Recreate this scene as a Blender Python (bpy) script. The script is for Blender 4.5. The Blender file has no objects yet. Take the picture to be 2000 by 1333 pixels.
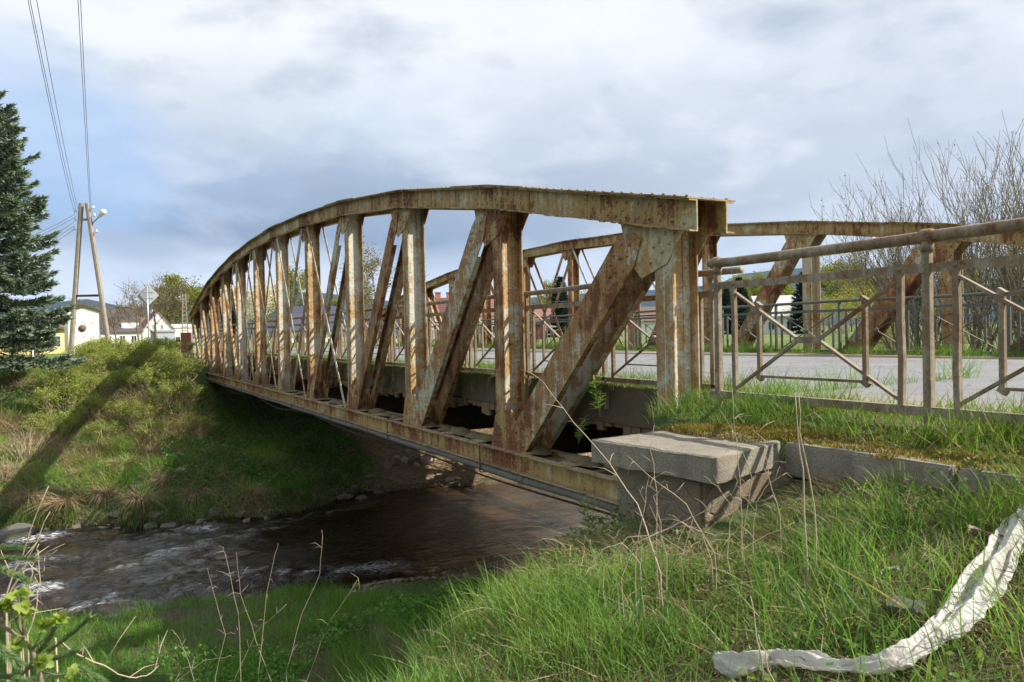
import bpy, math, random
import numpy as np
from mathutils import Vector, Matrix
random.seed(7)
RNG = np.random.default_rng(7)
S = bpy.context.scene
COL = S.collection
PI = math.pi

# ------------------------------------------------------------------ camera model
F_PX, YAW, PITCH, ROLL, ZC = 1500.0, .506701852, .0115361446, .0209581995, .58
def ray(px, py):
    X = px-1000; Y = py-666.5
    c, s = math.cos(ROLL), math.sin(ROLL)
    a = (X*c-Y*s)/F_PX; b = (X*s+Y*c)/F_PX
    y = math.cos(PITCH)-b*math.sin(PITCH); z = -b*math.cos(PITCH)-math.sin(PITCH)
    cy, sy = math.cos(YAW), math.sin(YAW)
    return Vector((cy*a+sy*y, -sy*a+cy*y, z))
def at(px, py, d):
    r = ray(px, py); return Vector((r.x*d, r.y*d, ZC+r.z*d))
def at_z(px, py, z):
    r = ray(px, py); t = (z-ZC)/r.z; return Vector((r.x*t, r.y*t, z))

# ------------------------------------------------------------------ object helpers
ORG = {}
def link(o, parent=None, org=None):
    COL.objects.link(o)
    if parent is not None:
        o.parent = parent; org = ORG.get(parent.name, Vector((0, 0, 0)))
    ORG[o.name] = Vector(org) if org is not None else Vector((0, 0, 0))
    return o
def tag(o, label=None, cat=None, group=None, kind=None):
    if label: o['label'] = label
    if cat: o['category'] = cat
    if group: o['group'] = group
    if kind: o['kind'] = kind
    return o
def empty(name, loc=(0, 0, 0), rz=0, label=None, cat=None, group=None):
    o = bpy.data.objects.new(name, None); link(o, None, loc)
    o.empty_display_size = .2
    o.location = loc; o.rotation_euler = (0, 0, rz)
    return tag(o, label, cat, group)

class MB:
    """collects boxes, bars, tubes, prisms and rivet heads, built as ONE mesh object"""
    def __init__(s): s.v = []; s.f = []; s.sm = []
    def add(s, vs, fs, smooth=False):
        n = len(s.v); s.v += [tuple(v) for v in vs]
        s.f += [tuple(i+n for i in f) for f in fs]; s.sm += [smooth]*len(fs); return s
    def box(s, c, size, m=None):
        c = Vector(c); h = Vector(size)*.5
        vs = [Vector((x*h.x, y*h.y, z*h.z)) for x in (-1, 1) for y in (-1, 1) for z in (-1, 1)]
        if m is not None: vs = [m @ v for v in vs]
        return s.add([v+c for v in vs], [(0, 1, 3, 2), (4, 6, 7, 5), (0, 4, 5, 1), (2, 3, 7, 6), (0, 2, 6, 4), (1, 5, 7, 3)])
    def b2(s, a, b):
        a = Vector(a); b = Vector(b); return s.box((a+b)*.5, b-a)
    def bar(s, p0, p1, w, h, up=(0, 0, 1)):
        """rectangular bar, w across, h along up"""
        p0 = Vector(p0); p1 = Vector(p1); d = (p1-p0); L = d.length
        if L < 1e-6: return s
        d /= L; u = Vector(up); sd = d.cross(u)
        if sd.length < 1e-4: u = Vector((1, 0, 0)); sd = d.cross(u)
        sd.normalize(); u = sd.cross(d)
        m = Matrix((sd, d, u)).transposed()
        return s.box((p0+p1)*.5, (w, L, h), m)
    def tube(s, pts, r, n=8, caps=True, smooth=True):
        pts = [Vector(p) for p in pts]
        rs = r if isinstance(r, (list, tuple)) else [r]*len(pts)
        vs = []; fs = []; pu = None
        for i, p in enumerate(pts):
            d = (pts[min(i+1, len(pts)-1)]-pts[max(i-1, 0)])
            if d.length < 1e-9: d = Vector((0, 0, 1))
            d.normalize()
            if pu is None:
                pu = Vector((0, 0, 1)) if abs(d.z) < .9 else Vector((1, 0, 0))
            sd = d.cross(pu).normalized(); pu = sd.cross(d).normalized()
            for k in range(n):
                a = 2*PI*k/n; vs.append(p+(sd*math.cos(a)+pu*math.sin(a))*rs[i])
        for i in range(len(pts)-1):
            for k in range(n):
                a = i*n+k; b = i*n+(k+1) % n; fs.append((a, b, b+n, a+n))
        if caps:
            fs.append(tuple(range(n))[::-1]); m = (len(pts)-1)*n; fs.append(tuple(range(m, m+n)))
        return s.add(vs, fs, smooth)
    def prism(s, poly, axis, a, b):
        """extrude a 2-D polygon along an axis: axis 0 -> poly is (y,z)"""
        n = len(poly)
        def P(t, q):
            if axis == 0: return (t, q[0], q[1])
            if axis == 1: return (q[0], t, q[1])
            return (q[0], q[1], t)
        vs = [P(a, q) for q in poly]+[P(b, q) for q in poly]
        fs = [tuple(range(n))[::-1], tuple(range(n, 2*n))]+[(i, (i+1) % n, n+(i+1) % n, n+i) for i in range(n)]
        return s.add(vs, fs)
    def sweep(s, prof, path):
        """prof: closed list (x,z); path: list (y,z)"""
        n = len(prof); vs = [(x, y, z+zz) for (y, zz) in path for (x, z) in prof]; fs = []
        for i in range(len(path)-1):
            for k in range(n):
                a = i*n+k; b = i*n+(k+1) % n; fs.append((a, b, b+n, a+n))
        fs.append(tuple(range(n))[::-1]); m = (len(path)-1)*n; fs.append(tuple(range(m, m+n)))
        return s.add(vs, fs)
    def rivet(s, p, nrm, r=.017):
        p = Vector(p); nrm = Vector(nrm).normalized()
        t = nrm.orthogonal().normalized(); b = nrm.cross(t); vs = []; K = 6
        for (rr, hh) in ((1, -.15), (.82, .45), (.38, .72)):
            for k in range(K):
                a = 2*PI*k/K; vs.append(p+(t*math.cos(a)+b*math.sin(a))*r*rr+nrm*hh*r)
        fs = []
        for j in range(2):
            for k in range(K): fs.append((j*K+k, j*K+(k+1) % K, (j+1)*K+(k+1) % K, (j+1)*K+k))
        fs.append(tuple(range(2*K, 3*K)))
        return s.add(vs, fs, True)
    def build(s, name, mat, parent=None, org=None, local=False, bevel=0):
        me = bpy.data.meshes.new(name)
        if parent is not None and not local: off = ORG.get(parent.name, Vector((0, 0, 0)))
        elif org is not None and not local: off = Vector(org)
        else: off = Vector((0, 0, 0))
        me.from_pydata([(v[0]-off.x, v[1]-off.y, v[2]-off.z) for v in s.v], [], s.f)
        me.polygons.foreach_set('use_smooth', s.sm)
        me.materials.append(mat); me.update()
        o = bpy.data.objects.new(name, me)
        link(o, parent, org)
        if parent is None and org is not None: o.location = org
        if bevel:
            md = o.modifiers.new('bevel', 'BEVEL'); md.width = bevel; md.segments = 2; md.limit_method = 'ANGLE'
        return o

def np_mesh(name, verts, quads, mat, col=None, parent=None, smooth=False, org=None):
    me = bpy.data.meshes.new(name)
    V = len(verts); Fn = len(quads)
    verts = np.asarray(verts, dtype=np.float32)
    off = ORG.get(parent.name) if parent is not None else org
    if off is not None: verts = verts-np.array(off, dtype=np.float32)
    k = quads.shape[1]
    me.vertices.add(V); me.vertices.foreach_set('co', verts.ravel())
    me.loops.add(Fn*k); me.polygons.add(Fn)
    me.loops.foreach_set('vertex_index', quads.astype(np.int32).ravel())
    me.polygons.foreach_set('loop_start', np.arange(0, Fn*k, k, dtype=np.int32))
    me.polygons.foreach_set('use_smooth', np.full(Fn, smooth))
    if col is not None:
        at_ = me.color_attributes.new('tint', 'FLOAT_COLOR', 'POINT')
        c4 = np.ones((V, 4), dtype=np.float32); c4[:, :3] = col
        at_.data.foreach_set('color', c4.ravel())
    me.materials.append(mat); me.update(calc_edges=True); me.validate()
    o = bpy.data.objects.new(name, me); link(o, parent, org)
    if parent is None and org is not None: o.location = org
    return o

def copy_tree(o, parent=None):
    c = o.copy(); COL.objects.link(c)
    if parent is not None: c.parent = parent
    for ch in list(o.children): copy_tree(ch, c)
    return c

# ------------------------------------------------------------------ noise
def _hash(ix, iy, seed):
    h = (ix.astype(np.int64)*374761393+iy.astype(np.int64)*668265263+seed*1442695041) & 0xffffffff
    h = ((h ^ (h >> 13))*1274126177) & 0xffffffff
    return ((h ^ (h >> 16)) & 0xffff)/65535.0
def vnoise(x, y, seed=0):
    x = np.asarray(x, float); y = np.asarray(y, float)
    ix = np.floor(x); iy = np.floor(y); fx = x-ix; fy = y-iy
    fx = fx*fx*(3-2*fx); fy = fy*fy*(3-2*fy)
    a = _hash(ix, iy, seed); b = _hash(ix+1, iy, seed); c = _hash(ix, iy+1, seed); d = _hash(ix+1, iy+1, seed)
    return (a*(1-fx)+b*fx)*(1-fy)+(c*(1-fx)+d*fx)*fy
def fbm(x, y, seed=0, o=4):
    t = 0; a = .5; n = 0
    for i in range(o):
        t = t+a*vnoise(x*2**i+i*17.3, y*2**i-i*9.1, seed+i); n += a; a *= .5
    return t/n
def sstep(a, b, x):
    t = np.clip((x-a)/(b-a), 0, 1); return t*t*(3-2*t)

# ------------------------------------------------------------------ materials
def nodes(name):
    m = bpy.data.materials.new(name); m.use_nodes = True
    nt = m.node_tree; nt.nodes.clear()
    out = nt.nodes.new('ShaderNodeOutputMaterial')
    return m, nt, out
class NT:
    def __init__(s, nt): s.nt = nt
    def n(s, t, **kw):
        nd = s.nt.nodes.new('ShaderNode'+t)
        for k, v in kw.items():
            if k.startswith('_'): setattr(nd, k[1:], v)
            else: s.set(nd, k, v)
        return nd
    def set(s, nd, k, v):
        i = nd.inputs[int(k[1:])] if (k[0] == 'i' and k[1:].isdigit()) else nd.inputs[k.replace('_', ' ')]
        if hasattr(v, 'is_linked'): s.nt.links.new(v, i)
        else: i.default_value = v
    def pos(s, sc=(1, 1, 1)):
        g = s.n('NewGeometry'); v = s.n('VectorMath', _operation='MULTIPLY'); s.nt.links.new(g.outputs['Position'], v.inputs[0]); v.inputs[1].default_value = sc
        return v.outputs[0]
    def noise(s, vec, scale, detail=4, rough=.55, dist=0):
        return s.n('TexNoise', Vector=vec, Scale=scale, Detail=detail, Roughness=rough, Distortion=dist).outputs['Fac']
    def math(s, op, a, b=0.0, c=None, clamp=False):
        nd = s.n('Math', _operation=op, _use_clamp=clamp, i0=a, i1=b)
        if c is not None: s.set(nd, 'i2', c)
        return nd.outputs[0]
    def mix(s, f, a, b, blend='MIX'):
        nd = s.n('MixRGB', _blend_type=blend); s.set(nd, 'i0', f); s.set(nd, 'i1', a); s.set(nd, 'i2', b); return nd.outputs[0]
    def ramp(s, f, stops, interp='LINEAR'):
        nd = s.n('ValToRGB'); s.set(nd, 'i0', f); cr = nd.color_ramp; cr.interpolation = interp
        while len(cr.elements) < len(stops): cr.elements.new(.5)
        for e, (p, c) in zip(cr.elements, stops):
            e.position = p; e.color = (c, c, c, 1) if isinstance(c, (int, float)) else (*c, 1)
        return nd.outputs[0]
    def map(s, v, a, b, c=0.0, d=1.0):
        nd = s.n('MapRange', i0=v, i1=a, i2=b, i3=c, i4=d); return nd.outputs[0]
    def bump(s, h, st=.3, dist=.02):
        return s.n('Bump', Strength=st, Distance=dist, Height=h).outputs[0]
def c4(c): return (*c, 1)
def princ(T, out, **kw):
    b = T.n('BsdfPrincipled', **kw); T.nt.links.new(b.outputs[0], out.inputs[0]); return b

def plain(name, col, rough=.7, var=.25, scale=6., bump=.15, metal=0.):
    m, nt, out = nodes(name); T = NT(nt)
    n1 = T.noise(T.pos(), scale, 5); n2 = T.noise(T.pos(), scale*7, 3)
    f = T.math('ADD', T.math('MULTIPLY', n1, .6), T.math('MULTIPLY', n2, .4))
    lo = tuple(c*(1-var) for c in col); hi = tuple(min(1, c*(1+var)) for c in col)
    b = princ(T, out, Base_Color=T.ramp(f, [(.3, lo), (.7, hi)]), Roughness=rough, Metallic=metal)
    if bump: T.set(b, 'Normal', T.bump(f, bump, .01))
    return m

def steel(name, bias=0., base=((.50, .50, .42), (.40, .36, .23), (.20, .085, .032), (.075, .034, .018)), streak=1., dirt=.5, joint=0.):
    """flaking cream paint over rust: bias > 0 gives more rust"""
    m, nt, out = nodes(name); T = NT(nt)
    p = T.pos()
    big = T.noise(p, 1.5, 4, .6, .3); mid = T.noise(p, 6., 5, .62, .4)
    st = T.noise(T.pos((9., 9., .9)), 1.3, 4, .6, .2)
    fine = T.noise(p, 38., 4, .65)
    v = T.math('ADD', T.math('MULTIPLY', big, .42), T.math('MULTIPLY', mid, .34))
    v = T.math('ADD', v, T.math('MULTIPLY', st, .42*streak))
    v = T.math('ADD', v, T.math('MULTIPLY', T.math('SUBTRACT', fine, .5), .26))
    oi = T.n('ObjectInfo'); sp = T.n('SeparateXYZ'); nt.links.new(p, sp.inputs[0])
    v = T.math('ADD', v, T.math('MULTIPLY', T.math('SUBTRACT', oi.outputs['Random'], .5), .10))          # some members rusted more than others
    v = T.math('ADD', v, T.math('MULTIPLY', T.math('SUBTRACT', T.noise(p, .45, 2), .5), .16))
    v = T.math('ADD', v, T.map(sp.outputs[2], -.35, -.85, 0, .04))                                       # wet feet of the members
    if joint:                                                                                         # rust gathers about the riveted nodes
        fr = T.math('FRACT', T.math('DIVIDE', T.math('SUBTRACT', sp.outputs[1], 5.425-32.), 3.2)); dn = T.math('MULTIPLY', T.math('MINIMUM', fr, T.math('SUBTRACT', 1., fr)), 3.2)
        v = T.math('ADD', v, T.map(dn, .75, .15, 0, joint))
    v = T.math('ADD', v, bias-.09*streak)
    col = T.ramp(v, [(.36, base[0]), (.49, tuple(a*.88 for a in base[0])), (.525, base[1]), (.60, base[1]), (.635, base[2]), (.74, base[2]), (.86, base[3])])
    # tonal mottling and soot
    grime = T.noise(p, 2.7, 5, .65, .6)
    col = T.mix(T.map(grime, .56, .80, 0, .7*dirt), col, c4((.085, .06, .036)))
    col = T.mix(.55, col, T.ramp(T.noise(p, 21., 4, .7), [(.32, .5), (.6, 1.08)]), 'MULTIPLY')
    # settled dust on ledges
    g = T.n('NewGeometry'); sx = T.n('SeparateXYZ'); nt.links.new(g.outputs['True Normal'], sx.inputs[0])
    up = T.math('MULTIPLY', T.map(sx.outputs[2], .6, .95), T.map(mid, .3, .6, .4, 1.))
    col = T.mix(T.math('MULTIPLY', up, .8), col, c4((.27, .235, .185)))
    b = princ(T, out, Base_Color=col, Roughness=T.map(v, .4, .7, .5, .9))
    h = T.math('ADD', T.math('MULTIPLY', T.map(v, .5, .66), -.6), T.math('MULTIPLY', fine, .7))
    T.set(b, 'Normal', T.bump(h, .55, .006))
    return m

def tintmat(name, rough=.6, trans=.35, spec=.25):
    """leaf material coloured by the mesh's own tint attribute"""
    m, nt, out = nodes(name); T = NT(nt)
    a = T.n('Attribute'); a.attribute_name = 'tint'
    b = T.n('BsdfPrincipled', Base_Color=a.outputs['Color'], Roughness=rough)
    b.inputs['Specular IOR Level'].default_value = spec
    if trans:
        t = T.n('BsdfTranslucent'); nt.links.new(T.mix(1, a.outputs['Color'], (1.25, 1.2, .6, 1), 'MULTIPLY'), t.inputs[0])
        mx = T.n('MixShader', i0=trans); nt.links.new(b.outputs[0], mx.inputs[1]); nt.links.new(t.outputs[0], mx.inputs[2])
        nt.links.new(mx.outputs[0], out.inputs[0])
    else: nt.links.new(b.outputs[0], out.inputs[0])
    return m

def concrete(name, col=(.30, .27, .215), grain=1., dark=.5, stones=False):
    m, nt, out = nodes(name); T = NT(nt); p = T.pos()
    n1 = T.noise(p, 2.2, 5, .6, .3); n2 = T.noise(p, 60., 3, .7); n3 = T.noise(p, 120., 3, .75)
    cl = T.mix(n1, c4(tuple(c*.62 for c in col)), c4(tuple(c*1.15 for c in col)))
    cl = T.mix(.85, cl, T.ramp(n3, [(.32, .45), (.62, 1.15)]), 'MULTIPLY')
    st = T.noise(T.pos((5, 5, .7)), 1.6, 4)
    cl = T.mix(T.map(st, .5, .75, 0, dark), cl, c4((.06, .05, .035)))
    h = T.math('ADD', T.math('MULTIPLY', n2, .5), T.math('MULTIPLY', n3, .5))
    if not stones:
        sp = T.n('TexVoronoi', Scale=34.); nt.links.new(p, sp.inputs['Vector']); blot = T.math('MULTIPLY', T.map(sp.outputs['Distance'], .10, .26, 1, 0), T.map(T.noise(p, 4., 4), .5, .62))
        cl = T.mix(T.math('MULTIPLY', blot, .6), cl, c4((.07, .065, .05)))
        cl = T.mix(T.map(T.noise(p, 5.5, 6, .7), .54, .66, 0, .5), cl, c4((.15, .135, .07)))
    if stones:
        vo = T.n('TexVoronoi', Scale=4.6, _feature='DISTANCE_TO_EDGE'); dv = T.n('VectorMath', _operation='ADD'); nt.links.new(T.pos((1, 1, 1.5)), dv.inputs[0]); dn = T.n('TexNoise', Vector=p, Scale=6., Detail=4.); ds = T.n('VectorMath', _operation='SCALE'); nt.links.new(dn.outputs['Color'], ds.inputs[0]); ds.inputs['Scale'].default_value = .22; nt.links.new(ds.outputs[0], dv.inputs[1]); nt.links.new(dv.outputs[0], vo.inputs['Vector'])
        vc = T.n('TexVoronoi', Scale=4.6); nt.links.new(dv.outputs[0], vc.inputs['Vector'])
        j = T.map(vo.outputs['Distance'], .0, .09)
        cl = T.mix(.3, cl, T.mix(.9, vc.outputs['Color'], (.55, .5, .40, 1)), 'OVERLAY')
        cl = T.mix(T.math('MULTIPLY', T.math('SUBTRACT', 1., j), .55), cl, c4((.24, .21, .17)))
        h = T.math('ADD', h, T.math('MULTIPLY', j, .9))
        mo = T.noise(p, 3.3, 5, .7); cl = T.mix(T.map(mo, .55, .7, 0, .6), cl, c4((.10, .10, .035)))
    b = princ(T, out, Base_Color=cl, Roughness=.92)
    T.set(b, 'Normal', T.bump(h, .8, .016 if stones else .011*grain))
    return m

M = {}
M['chord'] = steel('rusty_chord_paint', .03, joint=.05, base=((.47, .42, .235), (.35, .23, .075), (.175, .072, .026), (.06, .025, .012)), dirt=1.)
M['bchord'] = steel('yellowed_chord_paint', .01, joint=.05, base=((.47, .42, .22), (.38, .26, .085), (.21, .08, .025), (.06, .028, .015)), dirt=1.1)
M['post'] = steel('cream_post_paint', .0, base=((.60, .59, .50), (.44, .29, .12), (.20, .082, .03), (.07, .028, .013)), dirt=.7)
M['flange'] = steel('shaded_rust_flange_paint', .06, base=((.47, .42, .29), (.33, .20, .075), (.16, .063, .024), (.06, .025, .013)), dirt=.9)  # rusty paint browned further: shade on the outer flanges is in the colour
M['fpost'] = steel('browned_post_paint', .075, base=((.45, .40, .28), (.34, .21, .08), (.20, .07, .022), (.065, .027, .014)), dirt=.8)
M['diag'] = steel('rusty_diagonal_paint', .06, base=((.47, .45, .32), (.31, .165, .055), (.16, .06, .023), (.06, .024, .012)), dirt=.9)
M['rail'] = steel('weathered_rail_paint', .035, base=((.30, .25, .17), (.20, .145, .085), (.15, .066, .028), (.04, .026, .017)), dirt=.9)
M['farrail'] = steel('green_grey_rail_paint', -.01, base=((.11, .12, .10), (.11, .095, .065), (.12, .06, .032), (.045, .03, .02)), dirt=.4)
M['dark_steel'] = steel('dark_girder_rust', .2, base=((.2, .17, .12), (.16, .1, .05), (.1, .05, .025), (.04, .025, .015)))
M['slab'] = concrete('coping_concrete', (.30, .268, .21), dark=.5)
M['deck'] = concrete('deck_concrete', (.14, .108, .066), dark=.95)
M['stone'] = concrete('abutment_stone', (.27, .225, .155), dark=.35, stones=True)
M['fstone'] = concrete('grey_abutment_stone', (.19, .18, .16), dark=.5, stones=True)
M['pipe'] = plain('grey_pipe', (.155, .145, .12), .8, .35, 3.)
M['leaf'] = tintmat('leaf_blades', .5, .45, .35)
M['needle'] = tintmat('needles', .55, .12, .3)
M['dry'] = tintmat('dry_stalks', .8, .2, .1)
M['bark'] = plain('bark', (.14, .105, .075), .9, .4, 9., .5)
M['twig'] = plain('pale_twig', (.20, .17, .11), .9, .35, 9., .3)
M['rock'] = plain('pale_rock', (.36, .32, .25), .85, .45, 5., .6)
M['dark_rock'] = plain('dark_rock', (.13, .12, .10), .8, .5, 5., .6)  # pale rock darkened: shade put into the colour, also serves wet stones
M['brick_rock'] = plain('red_brick_lump', (.32, .12, .07), .85, .4, 9., .5)

def ground_mat():
    m, nt, out = nodes('bank_soil'); T = NT(nt); p = T.pos()
    n1 = T.noise(p, .9, 6, .6, .4); n2 = T.noise(p, 9., 5, .65); n3 = T.noise(p, 55., 3, .6)
    soil = T.ramp(n2, [(.3, (.055, .04, .025)), (.55, (.12, .09, .055)), (.75, (.21, .165, .10))])
    gr = T.ramp(n2, [(.3, (.035, .065, .015)), (.7, (.10, .15, .035))])
    col = T.mix(T.map(n1, .42, .56), soil, gr)
    # meadow beyond the banks: grassy, with paler dry patches
    g = T.n('NewGeometry'); sx = T.n('SeparateXYZ'); nt.links.new(g.outputs['Position'], sx.inputs[0])
    mea = T.math('MAXIMUM', T.map(sx.outputs[0], 15.5, 18.), T.map(sx.outputs[1], 36., 40.))
    mc = T.ramp(T.noise(p, .35, 5, .6), [(.3, (.06, .115, .02)), (.5, (.115, .175, .03)), (.62, (.17, .19, .06)), (.74, (.25, .215, .11))])
    col = T.mix(mea, col, mc)
    # trodden earth on the bank under the bridge
    ue = T.math('MULTIPLY', T.math('MULTIPLY', T.map(sx.outputs[0], 7.4, 9.), T.map(sx.outputs[1], 21., 22.)), T.map(sx.outputs[1], 41., 40.)); ue = T.math('MULTIPLY', ue, T.map(sx.outputs[0], 17.5, 16.5))
    col = T.mix(ue, col, T.ramp(n2, [(.3, (.19, .135, .08)), (.55, (.36, .27, .17)), (.75, (.52, .43, .30))]))
    # wet gravel near the water
    wet = T.map(sx.outputs[2], -4.55, -4.15, 1, 0)
    col = T.mix(T.math('MULTIPLY', wet, .8), col, T.ramp(n3, [(.3, (.03, .024, .016)), (.7, (.10, .08, .055))]))
    col = T.mix(.5, col, T.ramp(n3, [(.3, .5), (.7, 1.25)]), 'MULTIPLY')
    b = princ(T, out, Base_Color=col, Roughness=.95)
    T.set(b, 'Normal', T.bump(T.math('ADD', n2, T.math('MULTIPLY', n3, .5)), .8, .04))
    return m
M['ground'] = ground_mat()

def asphalt():
    m, nt, out = nodes('worn_asphalt'); T = NT(nt); p = T.pos()
    n1 = T.noise(p, .8, 5, .6, .5); n2 = T.noise(p, 70., 3, .7)
    col = T.mix(n1, c4((.155, .16, .17)), c4((.26, .262, .268)))
    col = T.mix(.6, col, T.ramp(n2, [(.35, .6), (.7, 1.3)]), 'MULTIPLY')
    cr = T.n('TexVoronoi', Scale=.9, _feature='DISTANCE_TO_EDGE')
    wv = T.n('VectorMath', _operation='ADD'); nt.links.new(p, wv.inputs[0])
    nz = T.n('TexNoise', Vector=p, Scale=1.7, Detail=4.); sc = T.n('VectorMath', _operation='SCALE'); nt.links.new(nz.outputs['Color'], sc.inputs[0]); sc.inputs['Scale'].default_value = 1.1
    nt.links.new(sc.outputs[0], wv.inputs[1]); nt.links.new(wv.outputs[0], cr.inputs['Vector'])
    col = T.mix(T.map(cr.outputs['Distance'], .004, .016, .7, 0), col, c4((.035, .033, .03)))
    # sand swept to the edges
    sx = T.n('SeparateXYZ'); nt.links.new(p, sx.inputs[0])
    e = T.math('MAXIMUM', T.math('SUBTRACT', sx.outputs[0], 9.3), T.math('MULTIPLY', T.math('SUBTRACT', 9.3, sx.outputs[0]), .70)); e = T.math('ADD', e, T.math('MULTIPLY', T.noise(p, 1.3, 5), 1.1))
    col = T.mix(T.map(e, 2.75, 3.5), col, T.ramp(n2, [(.3, (.17, .14, .105)), (.7, (.33, .28, .21))]))
    b = princ(T, out, Base_Color=col, Roughness=.85); T.set(b, 'Normal', T.bump(n2, .4, .006))
    return m
M['asphalt'] = asphalt()

def water_mat():
    m, nt, out = nodes('river_water'); T = NT(nt)
    p = T.pos((.55, 1.35, 1)); q = T.pos()
    a = T.noise(p, 1.7, 5, .6, 1.1); b_ = T.noise(p, 7., 4, .62, .8); c = T.noise(q, 26., 3, .6)
    rough = T.map(T.noise(T.pos((.16, .3, 1)), 1., 3, .5, .5), .42, .56)     # riffles against smooth glides
    h = T.math('ADD', T.math('MULTIPLY', a, .8), T.math('MULTIPLY', T.math('MULTIPLY', b_, .55), T.map(rough, 0, 1, .25, 1.)))
    h = T.math('ADD', h, T.math('MULTIPLY', T.math('MULTIPLY', c, .22), rough))
    bed = T.mix(T.noise(q, 2.2, 5), c4((.005, .0042, .0034)), c4((.030, .018, .008)))
    sxw = T.n('SeparateXYZ'); nt.links.new(q, sxw.inputs[0])
    bed = T.mix(T.math('MULTIPLY', T.map(sxw.outputs[0], 6.2, 9.5, 0, .85), T.map(T.noise(q, .8, 4), .35, .6)), bed, c4((.06, .034, .012)))          # amber gravel shallows
    fa = T.n('Attribute'); fa.attribute_name = 'tint'
    foam = T.math('MULTIPLY', fa.outputs['Fac'], T.map(T.noise(T.pos((1.2, 3.2, 1)), 5.5, 5, .7, .6), .46, .62))
    col = T.mix(foam, bed, c4((.62, .64, .66)))
    bs = princ(T, out, Base_Color=col, Roughness=T.map(foam, 0, .6, .025, .6), IOR=1.33)
    bs.inputs['Specular IOR Level'].default_value = .8
    T.set(bs, 'Normal', T.bump(h, 1., .075))
    return m
M['water'] = water_mat()

# ------------------------------------------------------------------ world, sun, camera
SUN_EL = math.radians(40.5)
sun_dir = Vector((.79*math.cos(SUN_EL), -.613*math.cos(SUN_EL), math.sin(SUN_EL))).normalized()
def world():
    w = bpy.data.worlds.new('World'); S.world = w; w.use_nodes = True
    nt = w.node_tree; nt.nodes.clear(); T = NT(nt)
    out = nt.nodes.new('ShaderNodeOutputWorld'); bg = nt.nodes.new('ShaderNodeBackground')
    nt.links.new(bg.outputs[0], out.inputs[0]); bg.inputs[1].default_value = .1
    sky = nt.nodes.new('ShaderNodeTexSky'); sky.sky_type = 'NISHITA'; sky.sun_disc = False
    sky.sun_elevation = SUN_EL; sky.sun_rotation = math.atan2(sun_dir.x, sun_dir.y)
    sky.altitude = 300; sky.air_density = 1.; sky.dust_density = 1.5; sky.ozone_density = 1.5
    tc = nt.nodes.new('ShaderNodeTexCoord'); sx = T.n('SeparateXYZ'); d = tc.outputs['Generated']
    nt.links.new(d, sx.inputs[0]); z = sx.outputs[2]
    zz = T.math('ADD', T.math('MAXIMUM', z, 0.), .16)
    pv = T.n('VectorMath', _operation='DIVIDE'); nt.links.new(d, pv.inputs[0])
    cb = T.n('CombineXYZ'); nt.links.new(zz, cb.inputs[0]); nt.links.new(zz, cb.inputs[1]); cb.inputs[2].default_value = 1.; nt.links.new(cb.outputs[0], pv.inputs[1])
    mp = T.n('VectorMath', _operation='MULTIPLY'); nt.links.new(pv.outputs[0], mp.inputs[0]); mp.inputs[1].default_value = (1, 1, 2.2)
    P2 = T.n('VectorMath', _operation='MULTIPLY'); nt.links.new(d, P2.inputs[0]); P2.inputs[1].default_value = (1.5, 1.5, 3.4); P = P2.outputs[0]
    big = T.noise(P, .75, 4, .5, .35); mid = T.noise(P, 2.3, 6, .52, .3); fin = T.noise(P, 5.5, 6, .55, .25)
    # side of the sky the sun is on (to the right of the view) is paler
    dt = T.n('VectorMath', _operation='DOT_PRODUCT'); nt.links.new(d, dt.inputs[0]); dt.inputs[1].default_value = (math.cos(YAW), -math.sin(YAW), 0)
    side = dt.outputs['Value']
    wob = T.math('ADD', T.math('MULTIPLY', T.math('SUBTRACT', big, .5), .20), T.math('MULTIPLY', T.math('SUBTRACT', mid, .5), .13))
    e = T.math('ADD', z, wob)
    col = T.ramp(e, [(.0, (.64, .69, .74)), (.075, (.62, .68, .745)), (.108, (.50, .57, .66)), (.150, (.235, .30, .40)), (.225, (.31, .37, .46)), (.30, (.52, .57, .63)), (.365, (.67, .70, .74)), (.50, (.66, .685, .715)), (.8, (.50, .53, .57))])
    col = T.mix(T.map(side, -.12, .5, 0, .62), col, c4((.63, .665, .715)))
    pu = T.math('ADD', T.math('MULTIPLY', T.math('SUBTRACT', fin, .5), .95), T.math('MULTIPLY', T.math('SUBTRACT', mid, .5), 1.3))
    col = T.mix(T.map(pu, .05, .45, 0, .55), col, c4((.78, .80, .83)))
    col = T.mix(T.map(pu, -.03, -.38, 0, .6), col, c4((.27, .33, .42)))
    # clear gaps where the blue sky comes through
    gp = T.noise(P, 1.15, 5, .55, .4)
    gap = T.math('MULTIPLY', T.map(T.math('SUBTRACT', gp, T.math('MULTIPLY', side, .13)), .59, .69), T.math('MULTIPLY', T.map(z, .06, .14), T.math('MULTIPLY', T.map(z, .36, .26), T.map(side, -.12, -.38, .12, 1.))))
    cloud = T.n('VectorMath', _operation='SCALE'); nt.links.new(col, cloud.inputs[0]); cloud.inputs['Scale'].default_value = 9.
    clear = T.mix(.6, sky.outputs[0], (3.2, 4.7, 7.2, 1))
    fin_ = T.mix(T.math('MULTIPLY', gap, .62), cloud.outputs[0], clear)
    nt.links.new(fin_, bg.inputs[0])
world()
sl = bpy.data.lights.new('sun', 'SUN'); sl.energy = 5.0; sl.angle = math.radians(.55); sl.color = (1., .93, .82)
so = bpy.data.objects.new('sun', sl); COL.objects.link(so); so.rotation_euler = sun_dir.to_track_quat('Z', 'Y').to_euler(); so.location = (30, -20, 40)

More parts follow.
